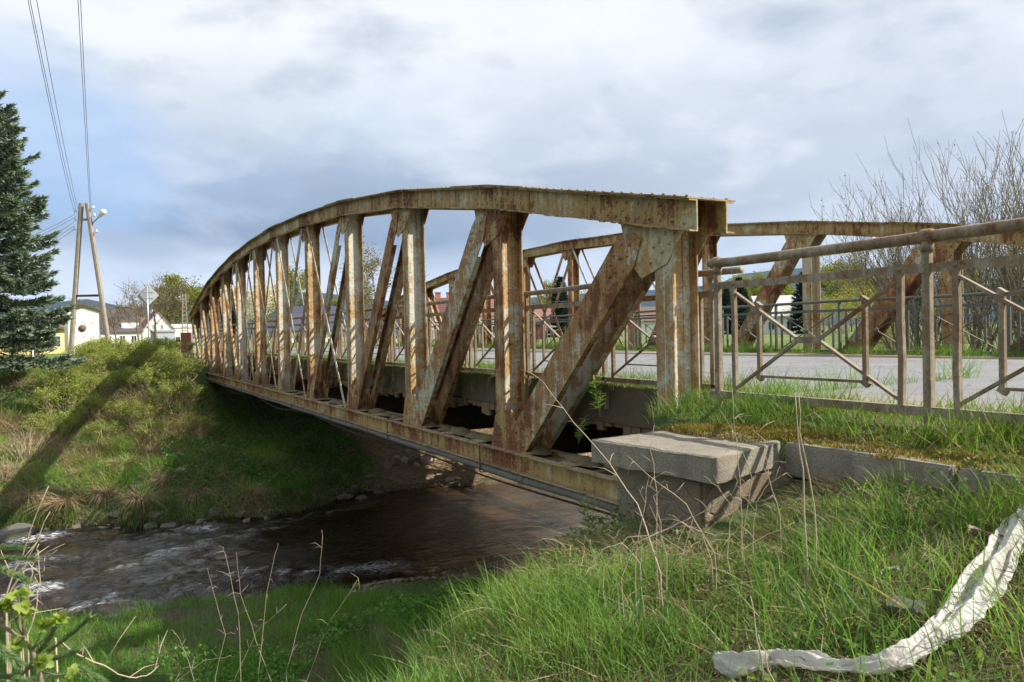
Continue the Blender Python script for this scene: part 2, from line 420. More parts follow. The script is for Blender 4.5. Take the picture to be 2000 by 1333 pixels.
cam = bpy.data.cameras.new('camera'); co = bpy.data.objects.new('camera', cam); COL.objects.link(co)
cam.sensor_width = 36.; cam.lens = 36.*F_PX/2000.; cam.clip_end = 30000; cam.clip_start = .05
def cam_matrix():
    cy, sy, cp, sp, cr, sr = math.cos(YAW), math.sin(YAW), math.cos(PITCH), math.sin(PITCH), math.cos(ROLL), math.sin(ROLL)
    right = Vector((cy, -sy, 0)); fwd = Vector((sy*cp, cy*cp, -sp)); up = right.cross(fwd)
    r2 = cr*right-sr*up; u2 = sr*right+cr*up
    m = Matrix((r2, u2, -fwd)).transposed().to_4x4(); m.translation = (0, 0, ZC); return m
co.matrix_world = cam_matrix(); S.camera = co
S.view_settings.view_transform = 'Standard'; S.view_settings.look = 'None'; S.view_settings.gamma = 1; S.view_settings.exposure = .67
try: S.cycles.use_denoising = True
except Exception: pass
cam.dof.use_dof = True; cam.dof.focus_distance = 9.; cam.dof.aperture_fstop = 11.
S.cycles.max_bounces = 6; S.cycles.transparent_max_bounces = 4; S.cycles.diffuse_bounces = 3; S.cycles.glossy_bounces = 2
S.cycles.sample_clamp_indirect = 6

# ------------------------------------------------------------------ ground
WZ = -4.6
def near_line(x): return np.interp(x, [-30, -6, -.4, 3.9, 6.7, 9, 11, 15, 40], [17.5, 17., 16.6, 15.7, 14.5, 14.2, 15.0, 15.2, 16.])
def far_line(x): return np.interp(x, [-30, -6, -1, 2, 4.4, 7.8, 12.6, 16, 40], [26., 25.6, 25.0, 23.4, 22.8, 24.6, 22.9, 22.5, 23.])
def ground(x, y):
    x = np.asarray(x, float); y = np.asarray(y, float)
    n = fbm(x*.55, y*.55, 3)-.5; n2 = fbm(x*2.3, y*2.3, 9, 3)-.5
    # near bank
    plane = -.80+.25*x-.14*y
    plane = np.minimum(plane, -.16+.02*np.minimum(x, 0))
    plane = np.maximum(plane, -2.2)+n*.16+n2*.07
    ys = np.interp(x, [-4, .5, 1.2, 1.43, 2.0, 2.77, 3.6], [1.2, 2.25, 2.85, 3.05, 3.35, 3.75, 3.95])+n2*.15
    over = np.maximum(y-ys, 0)
    nl = near_line(x)
    slope = plane-np.where(over < .6, 1.1*over**2, .396+1.35*(over-.6))
    terr = -3.95-.055*(y-8)+n*.22+n2*.1
    near = np.maximum(slope, terr)
    # road embankment on the near side
    top = np.full_like(x, -.04)+n2*.03-.055*sstep(4.3, 3.9, x)
    ab = sstep(4.75, 5.05, y)
    emb = top*(1-ab)+(-2.9-.16*(y-5)+n*.3)*ab
    emb = np.maximum(emb, np.where(y > 5, terr, -99))
    w = sstep(3.70, 3.82, x)
    near = near*(1-w)+emb*w
    # upstream side
    up = -.2-.02*np.maximum(x-16, 0)*0+n*.1-np.maximum(y-7, 0)*.62
    up = np.maximum(up, -3.9-.08*(y-8))
    w2 = sstep(16.0, 17.5, x); near = near*(1-w2)+up*w2
    # dip to the water on the near side
    s = y-nl
    near = near-np.where(s > -.8, (s+.8)*.55, 0)
    # far bank
    fl = far_line(x)
    t = y-fl
    prof = np.interp(t, [-3, 0, .35, 1.2, 2.6, 5, 6.2, 9.6, 12], [-5.9, -4.68, -4.2, -3.65, -3.3, -2.8, -2.25, -.75, -.42])
    far = prof+n*.55*sstep(.3, 3, t)*sstep(14, 8, t)+n2*.16*sstep(0, 1, t)*sstep(16, 9, t)
    und = np.interp(t, [-3, 0, .6, 3, 9, 13.5, 16], [-5.9, -4.68, -4.2, -3.6, -2.9, -2.2, -2.0])+n*.4*sstep(.3, 3, t)
    wu = sstep(2.6, 4.6, x)*sstep(17.0, 15.2, x)*sstep(40.95, 40.7, y)
    far = far*(1-wu)+und*wu
    mid = .5*(nl+far_line(x))
    bed = -5.0-.5*np.sin(np.clip((y-nl)/(fl-nl), 0, 1)*PI)
    z = np.where(y < mid, np.where(y > nl+.7, np.minimum(near, bed), near), np.where(t < 0, np.minimum(far, bed+.0), far))
    # broad land
    d = np.hypot(x, y)
    land = -.35-.25*sstep(45, 120, d)+n*.12
    land = np.where(x > 16, -.2+n*.1, land)
    wl = np.maximum(sstep(10, 13.5, t), 0)
    z = np.where(t > 10, z*(1-wl)+land*wl, z)
    # road formation across the far end
    rw = sstep(4.2, 5.6, x)*sstep(15.2, 13.8, x)*sstep(40.7, 41.0, y)
    z = z*(1-rw)+np.minimum(z, -.42)*rw
    # terrain closes off upstream and far downstream
    return z
def terrain():
    fx = np.concatenate([np.arange(-7, 17.6, .16)]); fy = np.concatenate([np.arange(-2.5, 14, .15), np.arange(14, 45, .25)])
    def grow(a, sgn, far=9000):
        o = []; st = .3; v = a
        while abs(v) < far: st *= 1.28; v += sgn*st; o.append(v)
        return o
    X = np.array(grow(fx[0], -1)[::-1]+list(fx)+grow(fx[-1], 1)); Y = np.array(grow(fy[0], -1)[::-1]+list(fy)+grow(fy[-1], 1))
    gx, gy = np.meshgrid(X, Y); z = ground(gx, gy)
    V = np.stack([gx.ravel(), gy.ravel(), z.ravel()], 1)
    nx = len(X); ny = len(Y); i = np.arange(nx*ny).reshape(ny, nx)
    q = np.stack([i[:-1, :-1].ravel(), i[:-1, 1:].ravel(), i[1:, 1:].ravel(), i[1:, :-1].ravel()], 1)
    o = np_mesh('ground', V, q, M['ground'], smooth=True)
    tag(o, 'grassy river banks and meadow ground running to the horizon', 'ground', kind='structure')
terrain()

def river():
    X = np.concatenate([np.arange(-60, -8, 2.), np.arange(-8, 20, .10), np.arange(20, 62, 2.)]); Y = np.concatenate([np.arange(12, 27.5, .09)])
    gx, gy = np.meshgrid(X, Y)
    nl = near_line(gx); fl = far_line(gx); s = (gy-nl)/(fl-nl)
    # riffle belts: swift water along the far bank, and a rough tongue near the near bank
    rf = sstep(.45, .95, s)*sstep(9.5, 5.5, gx)+sstep(.42, .15, s)*sstep(9.0, 4., gx)*.9+sstep(4.5, 1.2, gx)*.8
    rf = np.clip(rf, 0, 1)
    wv = .055*np.sin(gy*2.3-gx*1.1+3*fbm(gx*.4, gy*.4, 5))*rf+.16*(fbm(gx*.9, gy*1.5, 21)-.5)*(.25+rf)+.11*(fbm(gx*2.6, gy*4., 27)-.5)*(.15+rf)+.05*(fbm(gx*6., gy*8., 29, 2)-.5)*rf
    big = .10*(fbm(gx*.35+7, gy*.6, 31)-.5)
    z = WZ+wv+big
    cr = sstep(.015, .075, wv)*rf
    foam = cr*sstep(.46, .62, fbm(gx*.7+3, gy*1.1, 44))
    foam = np.maximum(foam, sstep(.5, .6, fbm(gx*.9, gy*1.8, 50))*np.exp(-((gy-(far_line(gx)-.95-.28*(gx-4.)*.3))/.28)**2)*sstep(1.5, 3, gx)*sstep(8, 6.6, gx)*1.2)
    foam = np.maximum(foam, sstep(.5, .62, fbm(gx*1.3, gy*1.8, 57))*np.exp(-((gy-(nl+1.5))/.45)**2)*sstep(2.2, 3.4, gx)*sstep(6.8, 5.4, gx)*1.1)
    V = np.stack([gx.ravel(), gy.ravel(), z.ravel()], 1)
    nx = len(X); ny = len(Y); i = np.arange(nx*ny).reshape(ny, nx)
    q = np.stack([i[:-1, :-1].ravel(), i[:-1, 1:].ravel(), i[1:, 1:].ravel(), i[1:, :-1].ravel()], 1)
    f = np.clip(foam.ravel(), 0, 1)
    o = np_mesh('river_water', V, q, M['water'], col=np.stack([f, f, f], 1), smooth=True)
    tag(o, 'dark shallow river flowing under the bridge with small white riffles', 'river', kind='structure')
river()

def roads():
    # carriageway over the approach and the deck
    ys = np.concatenate([np.arange(-70, -4, 4.), np.arange(-4, 40.7, .6), [40.75, 41.2, 41.8, 42.5]])
    xs = np.array([5.45, 5.7, 6.2, 7.4, 9.4, 11.4, 12.6, 13.2, 13.5])
    gx, gy = np.meshgrid(xs, ys)
    ed = (fbm(gx*0+3.1, gy*.8, 77)-.5)*.35
    gx = gx+np.where(gx < 6.1, -.62*sstep(5.6, 4.4, gy), 0)+np.where(gx < 7, ed*.6, np.where(gx > 12, -ed, 0))
    z = .012-.012*np.abs(gx-9.5)/3-.35*sstep(40.7, 42.5, gy)
    V = np.stack([gx.ravel(), gy.ravel(), z.ravel()], 1); nx = len(xs); ny = len(ys); i = np.arange(nx*ny).reshape(ny, nx)
    q = np.stack([i[:-1, :-1].ravel(), i[:-1, 1:].ravel(), i[1:, 1:].ravel(), i[1:, :-1].ravel()], 1)
    tag(np_mesh('road', V, q, M['asphalt'], smooth=True), 'worn grey asphalt road crossing the bridge with sandy edges', 'road', kind='structure')
    xs = np.concatenate([np.arange(-90, 5, 3.), np.arange(5, 60, 3.)]); ys = np.array([42.4, 43, 45, 47, 47.6])
    gx, gy = np.meshgrid(xs, ys); z = -.335+0*gx; V = np.stack([gx.ravel(), gy.ravel(), z.ravel()], 1); nx = len(xs); ny = len(ys); i = np.arange(nx*ny).reshape(ny, nx)
    q = np.stack([i[:-1, :-1].ravel(), i[:-1, 1:].ravel(), i[1:, 1:].ravel(), i[1:, :-1].ravel()], 1)
    tag(np_mesh('cross_road', V, q, plain('pale_asphalt', (.21, .205, .20), .9, .15, 1.5)), 'pale grey road beyond the far end of the bridge', 'road', kind='structure')
roads()
# ------------------------------------------------------------------ the truss bridge
P_ = 3.2; Y0 = 5.425; NP = 11; XO, XI = 4.60, 4.90; WB = 9.54
HT = [1.775, 2.42, 2.915, 3.245, 3.445, 3.56]
def ztop(n):
    return HT[min(n, NP-n)]
def yn(n): return Y0+P_*n
ZB = -.88
CH = .275
def truss_bridge():
    root = empty('truss_bridge', (9.37, 23., -1.13), 0, 'rusty cream steel bow truss road bridge spanning the stream', 'bridge')
    movers = []
    path = [(yn(n), ztop(n)) for n in range(NP+1)]
    s0 = (path[1][1]-path[0][1])/P_
    path = [(yn(0)-.47, path[0][1]-.47*s0)]+path+[(yn(NP)+.40, path[-1][1]-.40*s0)]
    # smooth the bow a little with intermediate stations
    t = .013
    # top chord: two channels back to back with a cover plate
    m = MB()
    for xw, sg in ((XO-.013, -1), (XI+.013, 1)):
        a, b = xw, xw+sg*.095; w = xw+sg*t
        prof = [(a, 0), (b, 0), (b, -t), (w, -t), (w, -CH+t), (b, -CH+t), (b, -CH), (a, -CH)]
        if sg > 0: prof = prof[::-1]
        m.sweep(prof, path)
    x0, x1 = XO-.125, XI+.125
    m.sweep([(x0, .003), (x1, .003), (x1, .017), (x0, .017)][::-1], path)
    for k in range(NP+1):                                    # overlapping cover plates
        if k in (1, 3, 5, 7, 9):
            pa = (yn(k)-.9, np.interp(yn(k)-.9, [p[0] for p in path], [p[1] for p in path])); pb = (yn(k), ztop(k)); pc = (yn(k)+1.1, np.interp(yn(k)+1.1, [p[0] for p in path], [p[1] for p in path]))
            m.sweep([(x0-.006, .0185), (x1+.006, .0185), (x1+.006, .030), (x0-.006, .030)][::-1], [pa, pb, pc])
    yy = np.arange(path[0][0]+.06, path[-1][0], .15); pz = np.interp(yy, [p[0] for p in path], [p[1] for p in path])
    for y, z in zip(yy, pz):
        for x in (x0+.045, x1-.045): m.rivet((x, y, z+.022), (0, 0, 1), .016)
    for k in range(NP+1):
        zc = lambda y: float(np.interp(y, [p[0] for p in path], [p[1] for p in path]))
        rows = [-.5, -.36, -.22, -.08, .06, .20, .34, .48] if k not in (0, NP) else [-.32, -.16, 0, .16, .32, .5, .66, .8]
        for j, dy in enumerate(rows):
            y = yn(k)+(dy if k != NP else -dy)
            for r, fz in enumerate((.07, .135, .205)):
                if (j+r) % 2 == 0 or r != 1:
                    m.rivet((XO-.026, y+(.05 if r == 1 else 0), zc(y)-fz), (-1, 0, 0), .022)
                    m.rivet((XI+.026, y+(.05 if r == 1 else 0), zc(y)-fz), (1, 0, 0), .017)
    # edge corrosion: ragged scale hanging under the outer flange
    R = random.Random(5)
    for i in range(260):
        y = R.uniform(path[0][0]+.1, path[-1][0]-.1); l = R.uniform(.015, .05); x = XO-.108+R.uniform(0, .04); h = R.uniform(.004, .012)
        m.bar((x, y-l, zc(y-l)-CH-h*.5+.002), (x, y+l, zc(y+l)-CH-h*.5+.002), .03, h)
    movers.append(m.build('top_chord', M['chord'], root))
    # bottom chord
    bp = [(yn(0)-.75, ZB), (yn(NP)+.5, ZB)]
    m = MB(); BH = .235
    for xw, sg in ((XO-.028, -1), (XI+.028, 1)):
        a, b = xw, xw+sg*.105; w = xw+sg*t
        prof = [(a, 0), (b, 0), (b, -t), (w, -t), (w, -BH+t), (b, -BH+t), (b, -BH), (a, -BH)]
        if sg > 0: prof = prof[::-1]
        m.sweep(prof, bp)
    for k in range(NP+1):
        for dy in (-.62, .62, 1.6):
            y = yn(k)+dy
            if bp[0][0] < y < bp[1][0]-.2: m.box((4.75, y, ZB+.009), (.40, .30, .012)); m.box((4.75, y, ZB-BH-.008), (.40, .3, .012))
        for dy in np.arange(-.5, .51, .14):
            for fz in (.08, .15): m.rivet((XO-.042, yn(k)+dy, ZB-fz), (-1, 0, 0), .015)
    for y in np.arange(bp[0][0]+.1, bp[1][0], .21): m.rivet((XO-.09, y, ZB+.003), (0, 0, 1), .014)
    movers.append(m.build('bottom_chord', M['bchord'], root))
    # verticals
    for n in range(NP+1):
        m = MB(); y = yn(n); zt = ztop(n)-.02; zb = ZB-.2
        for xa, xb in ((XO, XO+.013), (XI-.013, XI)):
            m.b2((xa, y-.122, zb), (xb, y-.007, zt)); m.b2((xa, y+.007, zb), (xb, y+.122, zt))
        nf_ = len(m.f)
        m.b2((XO+.001, y-.0065, zb), (XI-.001, y+.0065, zt))
        for sg in (-1, 1):
            m.b2((XO+.0132, y+sg*.0067, zb), (XO+.088, y+sg*.0197, zt)); m.b2((XI-.088, y+sg*.0067, zb), (XI-.0132, y+sg*.0197, zt))
        for z in np.arange(zb+.3, zt-.2, .155):
            for sg in (-1, 1):
                if sg > 0 and n > 6: continue
                m.rivet((XO+.052, y+sg*.0195, z), (0, sg, 0), .020); m.rivet((XI-.052, y+sg*.0195, z+.06), (0, sg, 0), .020)
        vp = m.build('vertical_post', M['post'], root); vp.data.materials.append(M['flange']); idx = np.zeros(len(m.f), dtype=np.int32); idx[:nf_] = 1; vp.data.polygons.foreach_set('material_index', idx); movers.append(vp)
    # gusset plates, top and bottom, in both planes
    for n in range(NP+1):
        big = 1. if min(n, NP-n) < 3 else .8; mir = -1 if n > 5 else 1
        y = yn(n); zc = ztop(n)-CH
        sl_ = lambda dy: float(np.interp(y+dy, [p[0] for p in path], [p[1] for p in path]))-CH+.03
        for xa in (XO-.0125, XI+.0005):
            q = [(.62*big, None), (-.33*big, None), (-.06, -.33*big), (.30*big, -.44*big), (.50*big, -.26*big)]
            if min(n, NP-n) == 0: q[1] = (-.30, None)
            poly = [(y+mir*a, sl_(mir*a) if b is None else zc+b) for a, b in q]
            if mir < 0: poly = poly[::-1]
            m = MB(); m.prism(poly, 0, xa, xa+.012)
            sx_ = -1 if xa < 4.7 else 1; xr = xa if sx_ < 0 else xa+.012
            for (dy, dz) in ((-.17, -.06), (-.04, -.06), (-.10, -.15), (.0, -.22), (.12, -.16), (.04, -.12), (.16, -.3)):
                m.rivet((xr, y+mir*dy*big, zc+dz*big), (sx_, 0, 0), .023)
            movers.append(m.build('gusset_plate', M['chord'], root))
        for xa in (XO-.0125, XI+.0005):
            poly = [(y-mir*.60*big, ZB-.12), (y+mir*.24*big, ZB-.12), (y+mir*.24*big, ZB+.03), (y+mir*.125, ZB+.40*big), (y-mir*.0, ZB+.47*big), (y-mir*.30*big, ZB+.50*big), (y-mir*.60*big, ZB+.05)]
            if n == 0 or n == NP: poly = [(y-mir*.30, ZB-.12), (y+mir*.3, ZB-.12), (y+mir*.3, ZB+.1), (y+mir*.12, ZB+.3), (y-mir*.12, ZB+.3), (y-mir*.3, ZB+.1)]
            if mir > 0: poly = poly[::-1]
            m = MB(); m.prism(poly, 0, xa, xa+.012)
            sx_ = -1 if xa < 4.7 else 1; xr = xa if sx_ < 0 else xa+.012
            for (dy, dz) in ((.16, .06), (.06, .06), (.1, .16), (.03, .16), (.06, .27), (.02, .36), (-.04, .24)):
                m.rivet((xr, y+mir*dy*big, ZB+dz*big), (sx_, 0, 0), .021)
            movers.append(m.build('gusset_plate', M['chord'], root))
    # diagonals: riveted channels near the ends, flat bars towards midspan
    WD = [.40, .38, .31, .25, .19, .13, .19, .25, .31, .38, .40]
    def diag(n_top, n_bot, w, name, mat, shift=0.):
        sg = 1 if n_bot > n_top else -1
        ya, za = yn(n_top)+sg*.10, ztop(n_top)-.03; yb, zb = yn(n_bot)-sg*(.30 if w > .3 else .18), ZB-.05
        d = Vector((0, yb-ya, zb-za)).normalized(); nrm = Vector((0, -d.z, d.y))
        stop = (ztop(n_top)-CH-za)/d.z
        pa = Vector((0, ya, za))+d*(stop+.02); pb = Vector((0, yb, zb))
        tip = Vector((0, ya, za))+d*(stop+.12)
        for (xa, xb, inn) in ((XO-.0145+shift, XO-.0275+shift, 1), (XI+.0145-shift, XI+.0275-shift, -1)):
            m = MB(); h = w/2
            if w > .2:
                # shaped web plate with clipped upper corners, plus inward flanges
                def pt(s_, c): v = pa+d*s_+nrm*c; return (v.y, v.z)
                L = (pb-pa).length
                Lz = lambda c: ((ZB-.10)-(pa+nrm*c).z)/d.z
                poly = [pt(Lz(-h), -h), pt(Lz(h), h), pt(.30, h), pt(.14, h*.78), pt(.02, h*.2), pt(-.02, -h*.5), pt(.22, -h)]
                m.prism(poly, 0, min(xa, xb), max(xa, xb))
                fl = .062; x_in = xa+inn*fl*.5+inn*.001
                q0 = pa+d*.55; q1 = pb-d*.45
                for c in (-h+.0065, h-.0065):
                    m.bar((x_in, (q0+nrm*c).y, (q0+nrm*c).z), (x_in, (q1+nrm*c).y, (q1+nrm*c).z), fl-.002, .0125, nrm)
                xr = xb
                for (s_, c) in ((L-.12, -.4), (L-.14, .5), (L-.28, 0), (L-.3, .6), (L-.32, -.6), (L-.45, .3), (L-.47, -.35), (L-.6, .6), (L-.62, -.6), (.12, 0), (.2, .5), (.22, -.3), (.32, .1), (.36, .6), (.36, -.55), (.46, -.1), (.46, .45), (.56, .1), (.56, -.5)):
                    v = pa+d*s_+nrm*h*c*.95
                    m.rivet((xr, v.y, v.z), (-inn, 0, 0), .023)
            else:
                q = pa-d*.05
                m.bar((.5*(xa+xb), q.y, q.z), (.5*(xa+xb), pb.y, pb.z), .012, w, nrm)
                for s_ in (.12, .22): v = pa+d*s_; m.rivet((xb, v.y, v.z), (-inn, 0, 0), .016)
            movers.append(m.build(name, mat, root))
    for k in range(NP):
        if k <= 5: diag(k, k+1, WD[k], 'diagonal_brace', M['diag'])
        if k >= 6: diag(k+1, k, WD[k], 'diagonal_brace', M['diag'])
        if k == 5: diag(6, 5, .12, 'counter_brace', M['diag'], -.0145)
        if k in (3, 4): diag(k+1, k, .085, 'counter_brace', M['post'], -.0145)
        if k in (6, 7): diag(k, k+1, .085, 'counter_brace', M['post'], -.0145)
    # the second truss: the same members on the far side of the road
    for o in movers:
        c = o.copy(); COL.objects.link(c); c.parent = root; c.location = (WB, 0, 0)
        if o.name.startswith('vertical_post'): c.material_slots[0].link = 'OBJECT'; c.material_slots[0].material = M['fpost']
    # deck
    m = MB(); R = random.Random(3)
    y = 4.62
    while y < 40.9:                                           # slab edge cast in bays
        y2 = min(y+R.uniform(1.4, 1.75), 40.9); b = -.43+R.uniform(-.035, .02); x = 5.12+R.uniform(-.012, .012)
        m.b2((x, y, b), (13.62-R.uniform(0, .03), y2-.02, -.03)); y = y2
    m.build('deck_slab', M['deck'], root, bevel=.012)
    tr_mat = plain('ragged_trough', (.17, .12, .07), .95, .5, 4., .6)
    for xs in (5.17, 13.50):
        m = MB(); y = 4.8
        while y < 40.7:                                       # ragged ends of the rusted trough floor
            w = R.uniform(.13, .2); z2 = -.50-R.uniform(0, .14)*(1 if R.random() < .8 else .2)
            m.box((xs+R.uniform(-.02, .02), y+w/2, (-.44+z2)/2), (.05, w-.02, -.44-z2)); y += w
        m.build('trough_deck_edge', tr_mat, root)
    for n in range(NP+1):
        m = MB(); y = yn(n); a, b = XI+.06, XO+WB-.06
        m.b2((a, y-.1, -.66), (b, y+.1, -.645)); m.b2((a, y-.1, -1.06), (b, y+.1, -1.045)); m.b2((a, y-.007, -1.046), (b, y+.007, -.659))
        m.build('cross_girder', M['dark_steel'], root)
    m = MB()
    for x in (6.3, 7.8, 9.3, 10.8, 12.3): m.b2((x-.06, 5., -.645), (x+.06, 40.8, -.47))
    m.build('stringer', M['dark_steel'], root)
    # service pipe slung under the outer edge, its straps and a thin cable
    pts = []
    for y in np.arange(4.3, 41.6, 1.2): pts.append((4.545, y, -1.18-.012*math.sin(y*1.7)))
    m = MB(); m.tube(pts, .055, 12)
    for y in np.arange(5., 41, 2.9): m.tube([(4.545, y, -1.18), (4.545, y+.14, -1.18)], .063, 12)
    pipe = m.build('service_pipe', M['pipe'], root)
    for y in np.arange(5.85+3.15, 41, 3.2*1.1):
        s_ = MB(); s_.bar((4.474, y, -1.245), (4.474, y, ZB+.018), .008, .03, (0, 1, 0)); s_.bar((4.474, y, ZB+.02), (4.98, y+.2, ZB+.02), .03, .008); s_.bar((4.474, y, -1.245), (4.62, y, -1.245), .03, .008)
        s_.build('strap', M['dark_steel'], pipe)
    m = MB(); m.tube([(4.66, y, -1.30-.05*math.sin(y*.9)-.07*math.sin(y*.37)**2) for y in np.arange(4.3, 41.5, .7)], .013, 6)
    m.build('slack_cable', M['dark_steel'], root)
    # debris and moss lying in the bottom chord
    mdm = plain('mossy_debris', (.12, .10, .045), .95, .5, 14., .9)
    for i in range(26):
        m = MB(); y = R.uniform(5.6, 14) if i < 18 else R.uniform(14, 36); r = R.uniform(.08, .2); ring = []; K = 10
        vs = [(4.75, y, ZB+r*.42)]; fs = []
        for q, (rr, hh) in enumerate(((.45, .36), (.8, .16), (1., -.03))):
            for k in range(K):
                a = 6.283*k/K; e = rr*r*R.uniform(.8, 1.2); vs.append((4.75+max(-.12, min(.12, math.cos(a)*e)), y+math.sin(a)*e*1.5, ZB+r*hh*R.uniform(.8, 1.2)+.005))
        for k in range(K):
            fs.append((0, 1+k, 1+(k+1) % K))
            for q in range(2): a = 1+q*K; fs.append((a+k, a+K+k, a+K+(k+1) % K, a+(k+1) % K))
        m.add(vs, fs, True); m.build('moss_clump', mdm, root)
    m = MB(); m.b2((XO-.01, yn(0)+1.2, ZB-.20), (XI+.01, yn(NP)-.3, ZB-.03)); m.build('silt_fill', mdm, root)
    # railings along both sides of the roadway
    def railing(x, sgn, mat, y0, y1):
        m = MB(); pts = [(x+.008*math.sin(y*.7), y, 1.085+.008*math.sin(y*1.3)) for y in np.arange(y0-.06, y1+.1, .55)]
        m.tube(pts, .032, 10); r = m.build('hand_rail', mat, root)
        k = 0; y = y0+.3
        while y < y1-1.7:
            p = MB(); p.box((x, y, .545), (.045, .05, 1.03)); p.tube([(x, y, 1.03), (x, y, 1.075)], .034, 8)
            p.bar((x+sgn*.02, y, .05), (x+sgn*.02, y-.0, -.30), .05, .02, (0, 1, 0))
            p.build('post', mat, r)
            q = MB(); ya = y+.16; yb = y+1.54
            q.bar((x, y-.06, .895), (x, y+1.7-.062, .895), .03, .055)
            q.bar((x, y-.06, .035), (x, y+1.7-.062, .035), .045, .05)
            for yy_ in (ya, yb): q.b2((x-.016, yy_-.02, .062), (x+.016, yy_+.02, .866))
            for yy_ in (ya+.24, yb-.24): q.b2((x-.012, yy_-.013, .205), (x+.012, yy_+.013, .72))
            c = Vector((x, (ya+yb)/2, .465))
            for (u, z) in ((ya+.02, .83), (yb-.02, .83), (ya+.02, .10), (yb-.02, .10)):
                q.bar((x, u, z), c, .013, .03, (1, 0, 0))
            q.bar((x, ya+.24, .72), (x, yb-.24, .72), .012, .014); q.bar((x, ya+.24, .21), (x, yb-.24, .21), .012, .014)
            q.tube([c-Vector((.022, 0, 0)), c+Vector((.022, 0, 0))], .052, 12)
            q.build('railing_panel', mat, r)
            y += 1.7; k += 1
        p = MB(); p.box((x, y, .545), (.045, .05, 1.03)); p.tube([(x, y, 1.03), (x, y, 1.075)], .034, 8); p.build('post', mat, r)
        return r
    railing(5.05, 1, M['rail'], 4.98, 40.8)
    railing(13.9, -1, M['farrail'], -1.4, 40.8)
truss_bridge()

# ------------------------------------------------------------------ approach railing in front of the bridge end
def approach_railing():
    x = 4.30
    root = empty('railing', (x, 1.0, 0), 0, 'brown flaking iron railing with crossed bars standing on the grass verge above the stone coping', 'railing')
    R = random.Random(11)
    m = MB(); pts = [(x, 4.50, 1.085)]+[(x+.006*math.sin(y*2), y, 1.085+.006*math.sin(y*1.1+.4)) for y in np.arange(4.3, -6.3, -.4)]
    m.tube(pts, .036, 12); m.tube([(x, 4.505, 1.085), (x, 4.535, 1.083)], [.036, .02], 12)
    for y in (4.44, 2.74, 1.04, -.66, -2.36, -4.06, -5.76): m.tube([(x, y-.045, 1.085), (x, y-.03, 1.085), (x, y+.03, 1.085), (x, y+.045, 1.085)], [.036, .046, .046, .036], 12)
    m.build('hand_rail', M['rail'], root)
    m = MB(); m.bar((x, 4.52, .905), (x, -6.2, .905), .020, .052)
    for y in (4.44, 2.74, 1.04): 
        for dy in (0, -.17, .17): m.rivet((x-.012, y+dy, .905), (-1, 0, 0), .013)
    m.build('flat_rail', M['rail'], root)
    m = MB(); m.bar((x, 4.52, .065), (x, -6.2, .065), .05, .055); m.build('bottom_rail', M['rail'], root)
    y = 4.44; k = 0
    while y > -6:
        p = MB(); p.b2((x-.021, y-.024, -.25), (x+.021, y+.024, .50))
        p.b2((x-.019, y-.023, .50), (x+.019, y+.023, 1.05))
        for i in range(12): z = R.uniform(.1, 1.0); p.box((x+R.choice((-1, 1))*.0195, y-.015+R.uniform(0, .03), z), (.007, R.uniform(.012, .03), R.uniform(.03, .1)))
        p.tube([(x, y, 1.0), (x, y, 1.06)], .036, 10)
        p.build('post', M['rail'], root)
        if y < -5: break
        ya = y-.17; yb = y-1.53
        for yy_ in (ya, yb):
            b = MB(); o_ = [R.uniform(-.0035, .0035) for _ in range(4)]; zz_ = (.093, .35, .62, .879)
            for a_ in range(3): b.bar((x+o_[a_], yy_+o_[(a_+1) % 4], zz_[a_]-(.004 if a_ else 0)), (x+o_[a_+1], yy_+o_[(a_+2) % 4], zz_[a_+1]), .031, .036, (0, 1, 0))
            for i in range(0): b.box((x+R.choice((-1, 1))*.018+o_[1], yy_+o_[2]+R.uniform(-.012, .012), R.uniform(.15, .8)), (.008, R.uniform(.01, .02), R.uniform(.03, .09)))
            b.build('baluster', M['rail'], root)
        for yy_, z0_, z1_ in ((ya-.245, .215, .735), (yb+.245, .215, .735)):
            b = MB(); b.b2((x-.013, yy_-.015, z0_), (x+.013, yy_+.015, z1_))
            for z in (z0_-.005, z1_+.005): b.box((x, yy_, z), (.036, .05, .03), Matrix.Rotation(.6, 3, 'X'))
            b.build('short_upright', M['rail'], root)
        q = MB(); yc = (ya+yb)/2; zc = .485
        # cross bars bent towards a short flat saddle in the middle
        q.bar((x, ya-.02, .84), (x, yc+.10, zc+.012), .017, .032, (1, 0, 0)); q.bar((x, yc-.10, zc+.012), (x, yb+.02, .84), .017, .032, (1, 0, 0))
        q.bar((x, yc+.105, zc), (x, yc-.105, zc), .02, .045)
        q.bar((x, ya-.02, .125), (x, yc+.10, zc-.012), .017, .032, (1, 0, 0)); q.bar((x, yc-.10, zc-.012), (x, yb+.02, .125), .017, .032, (1, 0, 0))
        q.build('cross_brace', M['rail'], root)
        q = MB(); q.bar((x, ya-.25, .22), (x, yb+.25, .22), .014, .018)
        if k > 0: q.bar((x, ya-.25, .73), (x, yb+.25, .73), .014, .018); q.tube([(x-.022, yc, zc), (x+.022, yc, zc)], .05, 12)
        q.build('tie_bar', M['rail'], root)
        y -= 1.7; k += 1
approach_railing()

